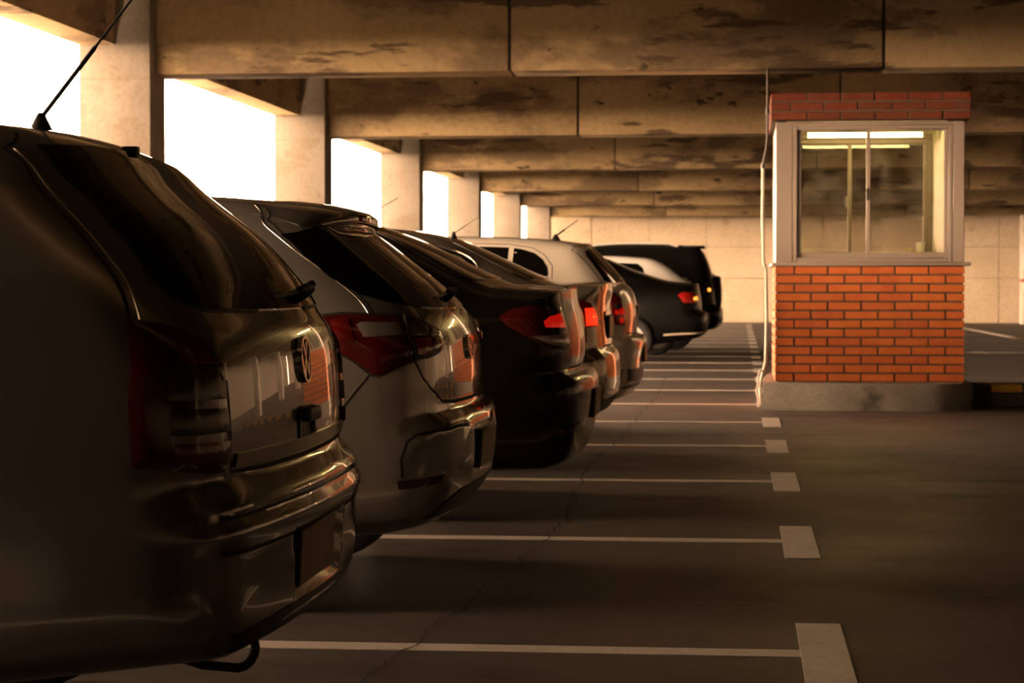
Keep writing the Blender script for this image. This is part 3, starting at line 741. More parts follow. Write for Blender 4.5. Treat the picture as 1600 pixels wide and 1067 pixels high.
        if edge:     # a ring just inside the edge so the rim rolls over
            pass
        vc = [Vector(p) for p in dense + inner]
        rv, re_, rf, ov, oe, of = delaunay_2d_cdt(vc, [(i, (i + 1) % nb) for i in range(nb)], [], 1, 1e-5)
        V2 = np.array([tuple(v) for v in rv])
        H = self.proj(fr, V2); Nn = self.S.normal(H)
        dist = -poly_sdf(pa, V2[:, 0], V2[:, 1])
        offs = np.full(len(V2), off) if not edge else base + (off - base) * np.sqrt(np.clip(dist / edge, .08, 1))
        top = H + Nn * offs[:, None]; low = H - Nn * depth
        rr, uu, dd = FRAMES[fr]
        faces = [list(f) for f in rf]
        if faces:      # orient outwards
            a, b, c = (top[i] for i in faces[0][:3])
            if np.dot(np.cross(b - a, c - a), np.array(dd)) < 0: faces = [f[::-1] for f in faces]
        cnt = {}
        for f in faces:
            for a, b in zip(f, f[1:] + f[:1]): cnt[(a, b)] = 1
        bnd = [(a, b) for (a, b) in cnt if (b, a) not in cnt]
        n0 = len(top); bi = {}
        vv = [tuple(v) for v in top]
        for a, b in bnd:
            for q in (a, b):
                if q not in bi: bi[q] = len(vv); vv.append(tuple(low[q]))
        ff = faces + [[b, a, bi[a], bi[b]] for a, b in bnd]
        me = mesh(name, vv, ff, m, True); me.set_sharp_from_angle(angle=R(45))
        par = parent if parent is not None else self.root
        outs = []
        pars = par if isinstance(par, list) else [par, par]
        outs.append(link(name, me, pars[0]))
        if both and not mirror and fr != 'top' and fr != 'rear' and fr != 'front' or (both and fr in ('rear', 'front') and not mirror and min(p[0] for p in P) > 0.001):
            vm = [(x, -y, z) for x, y, z in vv]
            me2 = mesh(name, vm, [f[::-1] for f in ff], m, True); me2.set_sharp_from_angle(angle=R(45))
            outs.append(link(name, me2, pars[1]))
        return outs
    def seam(self, name, fr, line, w=.0025, off=.0012, m=None, both=True, parent=None):
        dense = []
        for a, b in zip(line[:-1], line[1:]):
            n = max(1, int(math.hypot(b[0]-a[0], b[1]-a[1]) / .02))
            dense += [(a[0] + (b[0]-a[0]) * k / n, a[1] + (b[1]-a[1]) * k / n) for k in range(n)]
        dense.append(line[-1])
        H = self.proj(fr, dense); Nn = self.S.normal(H)
        T = np.gradient(H, axis=0); T /= np.linalg.norm(T, axis=1)[:, None] + 1e-9
        B = np.cross(Nn, T)
        vv = []; ff = []
        for i in range(len(H)):
            vv += [H[i] + B[i] * w + Nn[i] * off, H[i] - B[i] * w + Nn[i] * off, H[i] - B[i] * w - Nn[i] * .004, H[i] + B[i] * w - Nn[i] * .004]
            if i:
                b = 4 * i
                ff += [(b-4, b-3, b+1, b), (b-3, b-2, b+2, b+1), (b-1, b-4, b, b+3)]
        outs = [link(name, mesh(name, vv, ff, m or M_seam), parent or self.root)]
        if both: outs.append(link(name, mesh(name, [(v[0], -v[1], v[2]) for v in vv], [f[::-1] for f in ff], m or M_seam), parent or self.root))
        return outs
    def bead(self, name, fr, line, r, m, off=.0, both=True):
        q = [tuple(line[0]) + (1,)] + [tuple(p) for p in line[1:-1]] + [tuple(line[-1]) + (1,)]
        sm = spline(q, 5)[: 5 * (len(line) - 1) + 1]                 # smooth curve through the points
        for _ in range(3): sm[1:-1] = (sm[:-2] + 2 * sm[1:-1] + sm[2:]) / 4
        line = [tuple(p) for p in sm]; dense = []
        for a, b in zip(line[:-1], line[1:]):
            n = max(1, int(math.hypot(b[0]-a[0], b[1]-a[1]) / .02))
            dense += [(a[0] + (b[0]-a[0]) * k / n, a[1] + (b[1]-a[1]) * k / n) for k in range(n)]
        dense.append(line[-1])
        H = self.proj(fr, dense) + self.S.normal(self.proj(fr, dense)) * off
        for _ in range(6): H[1:-1] = (H[:-2] + 2 * H[1:-1] + H[2:]) / 4
        outs = []
        for s in ((1, -1) if both else (1,)):
            outs.append(tube(name, [(h[0], s * h[1], h[2]) for h in H], r, m, self.root, 8))
        return outs
    def surf(self, fr, p):
        h = self.proj(fr, [p]); n = self.S.normal(h)
        return Vector(h[0]), Vector(n[0])
    # ---- running gear
    def wheels(self, rim=True):
        rw = self.sp['rw']; W = self.S.W
        key = round(rw, 3)
        if key not in WHEEL: WHEEL[key] = wheel_meshes(rw)
        ty, ri, hb = WHEEL[key]
        for u in self.sp['wheels']:
            for s in (1, -1):
                yc = s * (W - .125)
                t = link('wheel', ty, self.root); t.location = (u, yc, rw); t.rotation_euler = (0, 0, 0 if s > 0 else math.pi)
                link('rim', ri, t); link('hub_cap', hb, t)
    # ---- glass, doors, lights of the unseen front
    def common(self, sg, wind, doors, handle_z=.86):
        for poly in sg: self.patch('side_window', 'side', poly, M_glassd, .003, .01, .06)
        self.patch('windshield', 'front', wind, M_glassd, .003, .012, .07, mirror=True)
        for ln in doors: self.seam('door_gap', 'side', ln)
        L = self.S.L
        for s in (1, -1):
            for u in self.sp.get('handles', ()):
                p, n = self.surf('side', (u, handle_z))
                bm = bmesh.new(); add_box(bm, -.08, .08, -.012, .022, -.013, .013, .008, 2)
                o = link('door_handle', bm_mesh('door_handle', bm, self.paint, 40), self.root); o.location = (p.x, s * p.y, p.z)
                if s < 0: o.rotation_euler = (0, 0, math.pi)
        zc = wind[-1][1]
        um = self.proj('side', [(0, 0.5)])
        p, n = self.surf('side', (L - self.sp.get('mir', 1.25), zc - .02))
        for s in (1, -1):
            bm = bmesh.new(); add_box(bm, -.05, .06, -.02, .18, -.06, .065, .035, 3)
            o = link('door_mirror', bm_mesh('door_mirror', bm, self.paint, 60), self.root); o.location = (p.x, s * p.y, p.z + .06)
            o.scale = (1, s, 1)
        z1 = self.sp.get('hl', .66)
        self.patch('headlight', 'front', [(.42, z1 - .07), (.66, z1 - .06), (.72, z1 + .02), (.70, z1 + .08), (.48, z1 + .03)], mat('headlight_lens', (.5, .5, .48), .08, 0, 1), .006, .012, .03)
        self.patch('grille', 'front', [(.36, z1 - .08), (.34, z1 - .0), (.0, z1 + .01), (0, z1 - .09)], M_black, .004, .012, .04, mirror=True)
        self.patch('lower_grille', 'front', [(.55, z1 - .32), (.5, z1 - .2), (.0, z1 - .19), (0, z1 - .32)], M_black, .004, .012, .05, mirror=True)
    def plate(self, y, z, w=.40, h=.13, tilt=0, d=.012, m=None):
        p, n = self.surf('rear', (y, z))
        bm = bmesh.new(); add_box(bm, -.006, .0, -w/2, w/2, -h/2, h/2, .003)
        o = link('number_plate', bm_mesh('number_plate', bm, m or mat('plate_blank', (.30, .23, .15), .5), 40), self.root)
        o.location = p + Vector((-d, 0, 0)); o.rotation_euler = (0, tilt, 0)
        bm = bmesh.new(); add_box(bm, 0, .012, -w/2 - .006, w/2 + .006, -h/2 - .006, h/2 + .006, .003)
        link('plate_frame', bm_mesh('plate_frame', bm, M_black, 40), o)
        return o
    def antenna(self, u, y, tip, base_r=.022, thick=.0045, thin=.0022, frac=.45):
        p, n = self.surf('top', (u, y))
        a = link('antenna', None, self.root) if False else None
        bm = bmesh.new()
        add_lathe(bm, [(base_r * 1.25, -.004), (base_r, .006), (base_r * .55, .03), (base_r * .3, .042), (0, .044)], 16, 'z')
        o = link('antenna', bm_mesh('antenna', bm, M_black, 50), self.root); o.location = p
        t = Vector(tip) - p; b = Vector((0, 0, .03)); md = b + (t - b) * frac
        tube('antenna_rod', [b, md, md + (t - b) * .02, t], [thick, thick, thin, thin], M_black, o, 8)
        return o
WHEEL = {}
def wheel_meshes(rw):
    w = .092
    bm = bmesh.new()
    prof = [(rw * .60, -w * .8), (rw * .68, -w), (rw * .9, -w * 1.02), (rw * .985, -w * .82), (rw, -w * .5), (rw, w * .5), (rw * .985, w * .82), (rw * .9, w * 1.02), (rw * .68, w), (rw * .60, w * .8)]
    rings = []
    add_lathe(bm, prof + [prof[0]], 40)
    ty = bm_mesh('wheel', bm, M_tyre, 40)
    bm = bmesh.new()
    add_lathe(bm, [(rw * .64, w * .92), (rw * .60, w * .9), (rw * .55, w * .3), (rw * .55, -w * .3), (0, -w * .3)], 40)
    for k in range(5):
        a = 2 * math.pi * k / 5
        vs_ = add_box(bm, .03, rw * .57, w * .55, w * .85, -.032, .032, .008)
        nv = [v for v in bm.verts if v.is_valid]
        vset = nv[-24:] if len(nv) > 24 else nv
        bmesh.ops.rotate(bm, verts=vset, cent=(0, 0, 0), matrix=Matrix.Rotation(a, 3, 'Y'))
    ri = bm_mesh('rim', bm, M_rim, 40)
    bm = bmesh.new(); add_lathe(bm, [(rw * .18, w * .5), (rw * .18, w * .86), (rw * .12, w * .95), (0, w * .96)], 20)
    return ty, ri, bm_mesh('hub_cap', bm, M_chrome, 40)

# paints and lenses
def paint(name, col, metal=.75, rough=.32, coat=1.0, spec=.5): return mat(name, col, rough, metal, coat, spec, coat_rough=.02)
M_redd = mat('dark_red_lens', (.045, .002, .002), .09, 0, 1)
M_red = mat('red_lens', (.25, .008, .006), .08, 0, 1)
M_redlit = mat('glowing_red_lens', (.3, .01, .006), .12, 0, .5, emit=(1, .012, .004), es=.3)
M_redglow = mat('lit_tail_lens', (.4, .02, .006), .12, 0, .5, emit=(1, .035, .006), es=.8)
M_orange = mat('lit_orange_bulb', (.6, .2, .02), .1, 0, 1, emit=(1, .33, .04), es=2.0)
M_clear = mat('clear_lens', (.22, .20, .18), .1, .5, 1)
M_amber = mat('amber_lens', (.22, .05, .01), .1, 0, 1)
def ellipse(cx, cz, a, b, n=20): return [(cx + a * math.cos(2*math.pi*k/n), cz + b * math.sin(2*math.pi*k/n)) for k in range(n)]

def bar(bm, a, b, w, h):
    """flat bar between two points (y,z) standing h out of the plane x=0 towards -x"""
    a = Vector(a); b = Vector(b); t = (b - a).normalized(); n = Vector((-t.y, t.x)) * w / 2
    q = [a + n, b + n, b - n, a - n]
    lo = [bm.verts.new((0, p.x, p.y)) for p in q]; hi = [bm.verts.new((-h, p.x, p.y)) for p in q]
    bm.faces.new(hi); bm.faces.new(lo[::-1])
    for k in range(4): bm.faces.new((lo[k], lo[(k+1) % 4], hi[(k+1) % 4], hi[k]))
def ring_flat(bm, ra, rb, wr, h, n=40):
    V = []
    for k in range(n):
        a = 2 * math.pi * k / n; c, s = math.cos(a), math.sin(a)
        V.append([bm.verts.new((0, ra * c, rb * s)), bm.verts.new((-h, ra * c * .985, rb * s * .985)), bm.verts.new((-h, (ra - wr) * c, (rb - wr) * s)), bm.verts.new((0, (ra - wr) * c, (rb - wr) * s))])
    for k in range(n):
        a, b = V[k], V[(k+1) % n]
        for j in range(4): bm.faces.new((a[j], b[j], b[(j+1) % 4], a[(j+1) % 4]))
def emblem(car, z, ra, rb, strokes, tilt, back=True, m=None):
    p, n = car.surf('rear', (0, z))
    bm = bmesh.new(); add_lathe(bm, [(0, -.006), (1, -.006), (1, .01)], 36, 'x')
    for v in bm.verts: v.co = Vector((v.co.x, v.co.y * ra * .97, v.co.z * rb * .97))
    o = link('emblem', bm_mesh('emblem', bm, M_black, 40), car.root); o.location = p; o.rotation_euler = (0, tilt, 0)
    bm = bmesh.new(); ring_flat(bm, ra, rb, ra * .13, .011)
    for a, b, w in strokes: bar(bm, (a[0] * ra, a[1] * rb), (b[0] * ra, b[1] * rb), w * ra, .010)
    link('emblem_letters', bm_mesh('emblem_letters', bm, m or M_chrome, 30), o)
    return o
# ---------------------------------------------------------------- 1: the silver wagon in front
w = Car('wagon', 'station_wagon', 'silver grey station wagon nearest the viewer with long roof antenna and round emblem', paint('warm_silver_paint', (.215, .20, .175), .65, .2))
w.wheels()
w.common([[(.80, 1.02), (1.72, 1.02), (1.66, 1.36), (1.02, 1.36)], [(1.80, 1.02), (2.72, 1.02), (2.36, 1.36), (1.74, 1.36)]],
         [(.56, 1.38), (.70, 1.02)], [[(1.76, 1.38), (1.78, .9), (1.74, .33)], [(2.78, 1.02), (2.86, .7), (2.84, .33)]])
gl = [(0, 1.412), (.25, 1.408), (.45, 1.398)] + w.P('glass') + [(0, 1.041)]
rg = w.patch('rear_window', 'rear', gl, M_glassd, .005, .012, .02, mirror=True)[0]
w.seam('window_seal', 'rear', gl[1:-1], .006, .004, M_black)
w.seam('tailgate_gap', 'rear', [(.52, 1.425)] + w.P('seam'), .004, .0012, M_seam)
w.bead('tailgate_glint', 'rear', [(x - .008, z) for x, z in w.P('seam')], .0026, mat('bright_edge', (.75, .70, .62), .12, 1), .001)  # added metal bead that draws the sky highlight along the tailgate edge
tl = w.patch('tail_light', 'corner', w.P('tail'), M_redd, .011, .012, .018, edge=.03)
w.patch('clear_lens', 'corner', w.P('clear1'), mat('smoked_lens', (.05, .045, .04), .15, .2, .6), .0135, .003, .012, parent=tl, base=.0115, edge=.01)
w.patch('clear_lens', 'corner', w.P('clear2'), mat('smoked_lens', (.05, .045, .04), .15, .2, .6), .0135, .003, .012, parent=tl, base=.0115, edge=.01)
w.patch('red_lens', 'corner', [(.60, .935), (.565, .928), (.585, .955), (.61, .975), (.66, .985), (.68, .94)], mat('dim_red_lens', (.10, .004, .003), .1, 0, .6), .0135, .003, .012, parent=tl, base=.0115, edge=.01)
w.patch('red_lens', 'corner', [(.70, .775), (.556, .775), (.556, .735), (.70, .735)], mat('dim_red_lens', (.10, .004, .003), .1, 0, .6), .0135, .003, .012, parent=tl, base=.0115, edge=.01)
w.seam('tailgate_gap', 'corner', [(.541, .90), (.536, .828), (.534, .771), (.532, .712)], .004, .0012)
w.seam('tailgate_bottom_gap', 'rear', [(.625, .708), (.4, .702), (0, .70), (-.4, .702), (-.625, .708)], .005, .0012, both=False)
w.patch('tailgate_trim', 'rear', [(.615, .716), (.60, .745), (.3, .742), (0, .741), (0, .712), (.3, .713)], mat('bright_trim', (.50, .46, .38), .16, .9, 0), .006, .006, .03, mirror=True)
for z, wd in ((.622, .006), (.548, .005)):
    w.seam('bumper_groove', 'rear', [(.74, z), (.4, z), (0, z), (-.4, z), (-.74, z)], wd, .0012, both=False)
w.patch('bumper_lower', 'rear', [(.70, .335), (.68, .375), (.3, .385), (0, .385), (0, .322), (.4, .322)], M_black, .003, .012, .05, mirror=True)
w.plate(0, .475, .40, .13, R(-3), .006)
emblem(w, .921, .056, .056, [((-.36, .78), (-.02, .08), .17), ((.36, .78), (.02, .08), .17), ((-.84, .34), (-.42, -.72), .17), ((.84, .34), (.42, -.72), .17), ((-.42, -.72), (-.04, .02), .17), ((.42, -.72), (.04, .02), .17)], R(5))
# grab handle with lock
p, n = w.surf('rear', (0.0, .772))
hb = w.patch('handle_recess', 'rear', [(.085, .735), (.085, .80), (.06, .815), (-.085, .812), (-.085, .735)], M_black, .004, .01, .02, both=False)[0]
bm = bmesh.new(); add_box(bm, -.024, .0, -.075, .06, .005, .038, .01, 3); o = link('tailgate_handle', bm_mesh('tailgate_handle', bm, M_black, 40), w.root); o.location = p
bm = bmesh.new(); add_lathe(bm, [(.014, 0), (.014, -.014), (.008, -.016), (0, -.016)], 16, 'x'); o2 = link('lock', bm_mesh('lock', bm, mat('dark_chrome', (.25, .24, .22), .3, 1), 40), o); o2.location = (0, -.055, -.012)
# rear wiper
def wiper(car, y, z, L_, ang, h=.035):
    p, n = car.surf('rear', (y, z))
    bm = bmesh.new(); add_tube(bm, [p - n * .01, p + n * h * .6, p + n * h], [.019, .017, .010], 12)
    q, n2 = car.surf('rear', (y + .09, z + .004)); add_tube(bm, [p + n * h * .75, (p + q) / 2 + n * h * .8, q + n2 * h * .5], [.010, .011, .008], 8)
    o = link('wiper', bm_mesh('wiper', bm, M_black, 50), car.root)
    pts = []
    for t in np.linspace(0, 1, 7):
        q, n2 = car.surf('rear', (y + .08 + L_ * t * math.cos(ang), z + .003 + L_ * t * math.sin(ang))); pts.append(q + n2 * (.013 - .004 * t))
    tube('wiper_blade', pts, .0045, M_black, o, 6)
    q, n2 = car.surf('rear', (y - .04, z + .010))
    tube('wiper_nozzle', [p + n * h * .6, p * .4 + q * .6 + n2 * h * .95, q + n2 * h * .9], [.009, .010, .005], M_black, o, 8)
    return o
wiper(w, -.30, 1.072, .30, R(-2), .045)
w.antenna(.69, 0, (.345, .0, 1.93), .026, .0058, .003, .38)
p, n = w.surf('rear', (-.02, 1.418)); bm = bmesh.new(); add_box(bm, -.03, .01, -.014, .014, -.012, .012, .006, 2)
o = link('washer_nozzle', bm_mesh('washer_nozzle', bm, M_black, 40), w.root); o.location = p
bm = bmesh.new(); add_tube(bm, [Vector((.22 + .0, .25, .33))] + [Vector((.16 - .045 * math.sin(t), .25, .278 + .05 * math.cos(t))) for t in np.linspace(.2, 3.0, 9)] + [Vector((.24, .25, .235)), Vector((.32, .25, .26))], .011, 8)
link('tow_hook', bm_mesh('tow_hook', bm, M_black, 50), w.root)

# ---------------------------------------------------------------- 2: the silver hatchback
h = Car('hatch', 'hatchback_car', 'silver hatchback with roof spoiler and large swept red tail light behind the wagon', paint('silver_paint', (.32, .30, .27), .65, .2))
h.wheels()
h.common([[(.95, 1.02), (1.62, 1.0), (1.60, 1.34), (1.15, 1.32)], [(1.70, 1.0), (2.60, 1.0), (2.15, 1.35), (1.68, 1.34)]],
         [(.54, 1.36), (.68, 1.03)], [[(1.66, 1.36), (1.68, .9), (1.6, .33)], [(2.66, 1.0), (2.74, .7), (2.7, .33)]])
gl = [(0, 1.335), (.35, 1.325), (.55, 1.30)] + h.P('glass') + [(.3, 1.016), (0, 1.013)]
h.patch('rear_window', 'rear', gl, M_glassd, .005, .012, .02, mirror=True)
h.seam('tailgate_gap', 'rear', h.P('seam'), .003, .0012)
h.bead('tailgate_glint', 'rear', [(x + .006, z) for x, z in h.P('seam')], .0022, mat('bright_edge', (.75, .70, .62), .12, 1), .0008)  # bright bead standing in for the glint along the hatch edge
h.bead('bumper_glint', 'side', [(u + .006, z) for u, z in h.P('seam3')], .002, mat('bright_edge', (.75, .70, .62), .12, 1), .0008)  # same added glint bead along the bumper seam
h.seam('tailgate_gap', 'rear', h.P('seam2'), .0035, .0012)
h.seam('tailgate_bottom_gap', 'rear', [(.578, .701), (.4, .692), (0, .687), (-.4, .692), (-.578, .701)], .006, .0012, both=False)
h.seam('bumper_gap', 'side', h.P('seam3'), .003, .0012)
h.seam('bumper_gap', 'side', [(.407, .659), (.43, .58)], .003, .0012)
P_ = h.P('tail'); cx = sum(p[0] for p in P_) / len(P_); cz = sum(p[1] for p in P_) / len(P_)
h.patch('lamp_bezel', 'corner', [(cx + (x - cx) * 1.035, cz + (z - cz) * 1.08) for x, z in P_], M_black, .003, .012, .03)
tl = h.patch('tail_light', 'corner', P_, mat('deep_red_lens', (.055, .002, .002), .1, 0, .6), .011, .012, .018, edge=.035)
h.patch('clear_lens', 'corner', h.P('clear1'), M_clear, .0175, .004, .012, parent=tl, base=.0125, edge=.01)
h.patch('clear_lens', 'corner', h.P('clear2'), M_clear, .0175, .004, .012, parent=tl, base=.0125, edge=.01)
h.patch('red_lens', 'corner', [(.685, .918), (.51, .916), (.47, .915), (.51, .885), (.56, .876), (.675, .862)], M_red, .0175, .004, .012, parent=tl, base=.0125, edge=.01)
h.patch('red_lens', 'corner', [(.885, .98), (.845, .985), (.84, .91), (.885, .91)], mat('mid_red_lens', (.10, .004, .004), .1, 0, .6), .0175, .004, .012, parent=tl, base=.0125, edge=.01)
h.seam('lamp_split', 'corner', h.P('split'), .003, .018, M_black)
h.patch('bumper_reflector', 'corner', h.P('reflector'), M_redd, .012, .02, .02, edge=.01)
h.seam('bumper_crease_shade', 'corner', [(.735, .458), (.742, .52), (.728, .575), (.70, .60), (.62, .612), (.45, .618), (.33, .612)], .005, .0012)  # dark strip paints in the shade along the recess edge
h.patch('diffuser', 'rear', [(.70, .315), (.655, .365), (.45, .395), (.2, .402), (0, .402), (0, .30), (.4, .285)], M_black, .004, .014, .04, mirror=True)
h.plate(0, .513, .40, .13, R(-4), .008)
h.patch('plate_light', 'rear', [(.22, .60), (.0, .602), (0, .585), (.22, .583)], M_black, .004, .01, .02, mirror=True)
emblem(h, .871, .075, .046, [((-.45, -.62), (-.28, .66), .16), ((.28, -.66), (.45, .62), .16), ((-.38, -.12), (.38, .12), .16)], R(8))
wiper(h, -.12, 1.055, .28, R(-2), .045)
# roof spoiler with high brake light
vv = []; ff = []; ny = 24
prof = [(.76, 1.403), (.64, 1.400), (.54, 1.386), (.462, 1.366), (.440, 1.350), (.438, 1.326), (.452, 1.308), (.50, 1.298), (.58, 1.315)]
for i in range(ny + 1):
    y = -.60 + 1.20 * i / ny; t = abs(y) / .60
    for u, z in prof:
        k = 1 - sstep(.5, .9, u)                      # only the tip sweeps forward and closes down
        vv.append((u + .12 * t**3.5 * k, y, z - .05 * y * y - .022 * t**4 - .02 * t**10))
m_ = len(prof)
for i in range(ny):
    for j in range(m_ - 1): ff.append((i*m_+j, i*m_+j+1, (i+1)*m_+j+1, (i+1)*m_+j))
ff += [tuple(range(m_)), tuple(range(ny*m_, ny*m_+m_))[::-1]]
spo = link('roof_spoiler', mesh('roof_spoiler', vv, ff, h.paint, True), h.root); spo.data.set_sharp_from_angle(angle=R(50))
bm = bmesh.new(); add_box(bm, -.010, .02, -.15, .15, -.013, .013, .005, 2); o = link('brake_light', bm_mesh('brake_light', bm, M_red, 40), spo); o.location = (.442, 0, 1.338)

# ---------------------------------------------------------------- 3: the black sedan
b = Car('black_sedan', 'sedan_car', 'black sedan with dark red tail light and clear reversing lens, third from the viewer', paint('black_paint', (.004, .004, .004), .0, .2, .3, .3))
b.wheels()
b.common([[(.98, 1.08), (1.75, 1.04), (1.72, 1.36), (1.28, 1.34)], [(1.83, 1.04), (2.75, 1.0), (2.32, 1.35), (1.80, 1.36)]],
         [(.54, 1.36), (.68, 1.03)], [[(1.79, 1.38), (1.81, .9), (1.75, .33)], [(2.82, 1.0), (2.9, .7), (2.86, .33)]])
b.patch('rear_window', 'rear', [(0, 1.382), (.35, 1.375), (.50, 1.355), (.60, 1.24), (.655, 1.135), (.63, 1.118), (.3, 1.122), (0, 1.123)], M_glassd, .005, .012, .02, mirror=True)
b.seam('boot_gap', 'rear', [(.60, 1.085), (.52, 1.06), (.492, .98), (.48, .86), (.475, .72)], .003, .0012)
b.seam('boot_gap', 'rear', [(.475, .705), (0, .70), (-.475, .705)], .005, .0012, both=False)
tl = b.patch('tail_light', 'corner', b.P('tail'), M_redd, .011, .012, .018, edge=.03)
b.patch('red_lens', 'corner', b.P('red'), M_redlit, .0175, .004, .012, parent=tl, base=.0125, edge=.01)
b.patch('clear_lens', 'corner', b.P('clear'), mat('bright_clear_lens', (.45, .40, .33), .12, .3, 1), .0175, .004, .012, parent=tl, base=.0125, edge=.01)
b.patch('bumper_reflector', 'corner', b.P('reflector'), M_redd, .004, .012, .02)
b.plate(0, .52, .40, .13, R(-3), .008)
b.seam('boot_lip', 'rear', [(.55, 1.078), (0, 1.084), (-.55, 1.078)], .005, .006, mat('bright_edge', (.7, .66, .58), .15, 1), both=False)
b.antenna(1.16, -.0, (.985, 0, 1.53), .018, .003, .002, .5)

# ---------------------------------------------------------------- 4: the champagne sedan
s4 = Car('silver_sedan', 'sedan_car', 'champagne silver sedan with glowing orange-red tail light, fourth from the viewer', paint('champagne_paint', (.40, .345, .27), .7, .2))
s4.wheels()
s4.common([[(.80, 1.165), (.80, 1.215), (.90, 1.275), (1.10, 1.338), (1.75, 1.365), (1.78, 1.06)], [(1.86, 1.05), (2.82, 1.0), (2.40, 1.345), (1.82, 1.365)]],
          [(.54, 1.35), (.68, 1.02)], [[(1.82, 1.38), (1.84, .9), (1.78, .33)], [(2.88, 1.0), (2.96, .7), (2.92, .33)]])
s4.patch('rear_window', 'rear', [(0, 1.378), (.35, 1.37), (.50, 1.348), (.58, 1.24), (.63, 1.145), (.60, 1.13), (.3, 1.134), (0, 1.135)], M_glassd, .005, .012, .02, mirror=True)
s4.bead('window_trim', 'side', [(.79, 1.18), (.82, 1.238), (.92, 1.292), (1.1, 1.35), (1.75, 1.378)], .007, M_chrome, .002)
s4.seam('boot_gap', 'rear', [(.60, 1.09), (.50, 1.06), (.47, .96), (.46, .84), (.46, .74)], .003, .0012)
s4.seam('boot_gap', 'rear', [(.46, .73), (0, .727), (-.46, .73)], .005, .0012, both=False)
tl = s4.patch('tail_light', 'corner', s4.P('tail'), M_red, .010, .012, .02, edge=.02)
s4.patch('red_lens', 'corner', s4.P('red'), M_redglow, .0175, .004, .012, parent=tl, base=.0125, edge=.01)
s4.patch('bulb_lens', 'corner', ellipse(.625, .91, .025, .025, 14), M_orange, .0175, .004, .012, parent=tl, base=.0125, edge=.01)
s4.plate(0, .84, .40, .13, 0, .01, mat('bright_plate', (.5, .42, .24), .4))
s4.patch('boot_trim', 'rear', [(.30, .905), (.28, .935), (0, .94), (0, .905)], M_chrome, .008, .006, .03, mirror=True)
s4.patch('bumper_lower', 'rear', [(.70, .34), (.66, .42), (.3, .43), (0, .43), (0, .31), (.4, .31)], M_black, .003, .014, .05, mirror=True)
s4.antenna(1.04, -.05, (.885, -.05, 1.52), .02, .003, .002, .5)

# ---------------------------------------------------------------- 5: the cream hatchback
c5 = Car('cream_hatch', 'hatchback_car', 'cream white hatchback with round-lensed upright tail light, fifth from the viewer', paint('cream_paint', (.72, .66, .56), .0, .3))
c5.wheels()
c5.common([[(.66, 1.16), (.665, 1.215), (.70, 1.275), (.76, 1.32), (.85, 1.347), (.91, 1.356), (.93, 1.07)], [(.96, 1.07), (.945, 1.36), (1.12, 1.366), (1.60, 1.37), (1.62, 1.04)], [(1.70, 1.03), (2.60, 1.0), (2.15, 1.355), (1.68, 1.37)]],
          [(.55, 1.36), (.69, 1.03)], [[(.63, 1.10), (.63, 1.23), (.69, 1.31), (.78, 1.36), (.95, 1.385), (1.64, 1.40), (1.66, .9), (1.6, .33)], [(2.66, 1.0), (2.74, .7), (2.7, .33)]])
c5.patch('rear_window', 'rear', [(0, 1.362), (.35, 1.355), (.56, 1.335), (.60, 1.30), (.645, 1.20), (.68, 1.125), (.63, 1.105), (.3, 1.11), (0, 1.11)], M_glassd, .005, .012, .02, mirror=True)
c5.seam('tailgate_gap', 'rear', c5.P('seam') + [(.70, 1.06)], .003, .0012)
c5.patch('roof_edge', 'rear', [(0, 1.372), (.35, 1.366), (.55, 1.352), (.585, 1.365), (.4, 1.384), (0, 1.39)], mat('brown_edge', (.25, .17, .09), .35, 0, 1), .012, .01, .03, mirror=True)
tl = c5.patch('tail_light', 'corner', c5.P('tail'), M_red, .011, .012, .018, edge=.02)
for (x, z, r) in ((.665, .985, .026), (.648, .905, .026), (.695, .90, .018), (.655, .845, .022)):
    c5.patch('round_lens', 'corner', ellipse(x, z, r, r, 14), M_redlit if z != .985 else M_red, .0175, .004, .012, parent=tl, base=.0125, edge=.012)
c5.patch('clear_lens', 'corner', ellipse(.69, .945, .018, .018, 12), M_clear, .0175, .004, .012, parent=tl, base=.0125, edge=.012)
c5.seam('tailgate_bottom_gap', 'rear', [(.60, .75), (.3, .742), (0, .74), (-.3, .742), (-.60, .75)], .006, .0012, both=False)
c5.patch('bumper_lower', 'rear', [(.77, .36), (.765, .50), (.4, .497), (0, .495), (0, .30), (.5, .31)], M_black, .003, .014, .05, mirror=True)
c5.plate(0, .60, .40, .13, 0, .008)
emblem(c5, .90, .05, .05, [((-.7, 0), (.7, 0), .2)], 0)
c5.antenna(.665, 0, (.50, 0, 1.575), .032, .006, .003, .4)

# ---------------------------------------------------------------- 6: the far black sedan
d6 = Car('dark_sedan', 'sedan_car', 'black sedan with bright strip along its bumper parked beyond the empty bays', paint('deep_black_paint', (.003, .003, .003), .0, .25, 0, .22))
d6.wheels()
d6.common([[(1.05, 1.14), (1.95, 1.06), (1.92, 1.40), (1.45, 1.375)], [(2.03, 1.06), (3.0, 1.02), (2.5, 1.40), (2.0, 1.41)]],
          [(.56, 1.40), (.70, 1.04)], [[(1.99, 1.42), (2.0, .9), (1.95, .35)], [(3.06, 1.0), (3.14, .7), (3.1, .35)]])
d6.patch('rear_window', 'rear', [(0, 1.44), (.35, 1.43), (.50, 1.40), (.60, 1.27), (.66, 1.175), (.63, 1.16), (.3, 1.165), (0, 1.166)], M_glassd, .002, .012, .05, mirror=True)
tl = d6.patch('tail_light', 'corner', d6.P('tail'), M_red, .010, .012, .03, edge=.03)
d6.patch('bulb_lens', 'corner', [(.56, .87), (.70, .87), (.70, .91), (.56, .93)], M_orange, .0175, .004, .012, parent=tl, base=.0125)
d6.seam('bumper_strip', 'corner', [(1.04, .378), (.852, .397), (.60, .408), (.35, .415), (.15, .42)], .012, .008, mat('strip_metal', (.7, .6, .45), .35, .3))
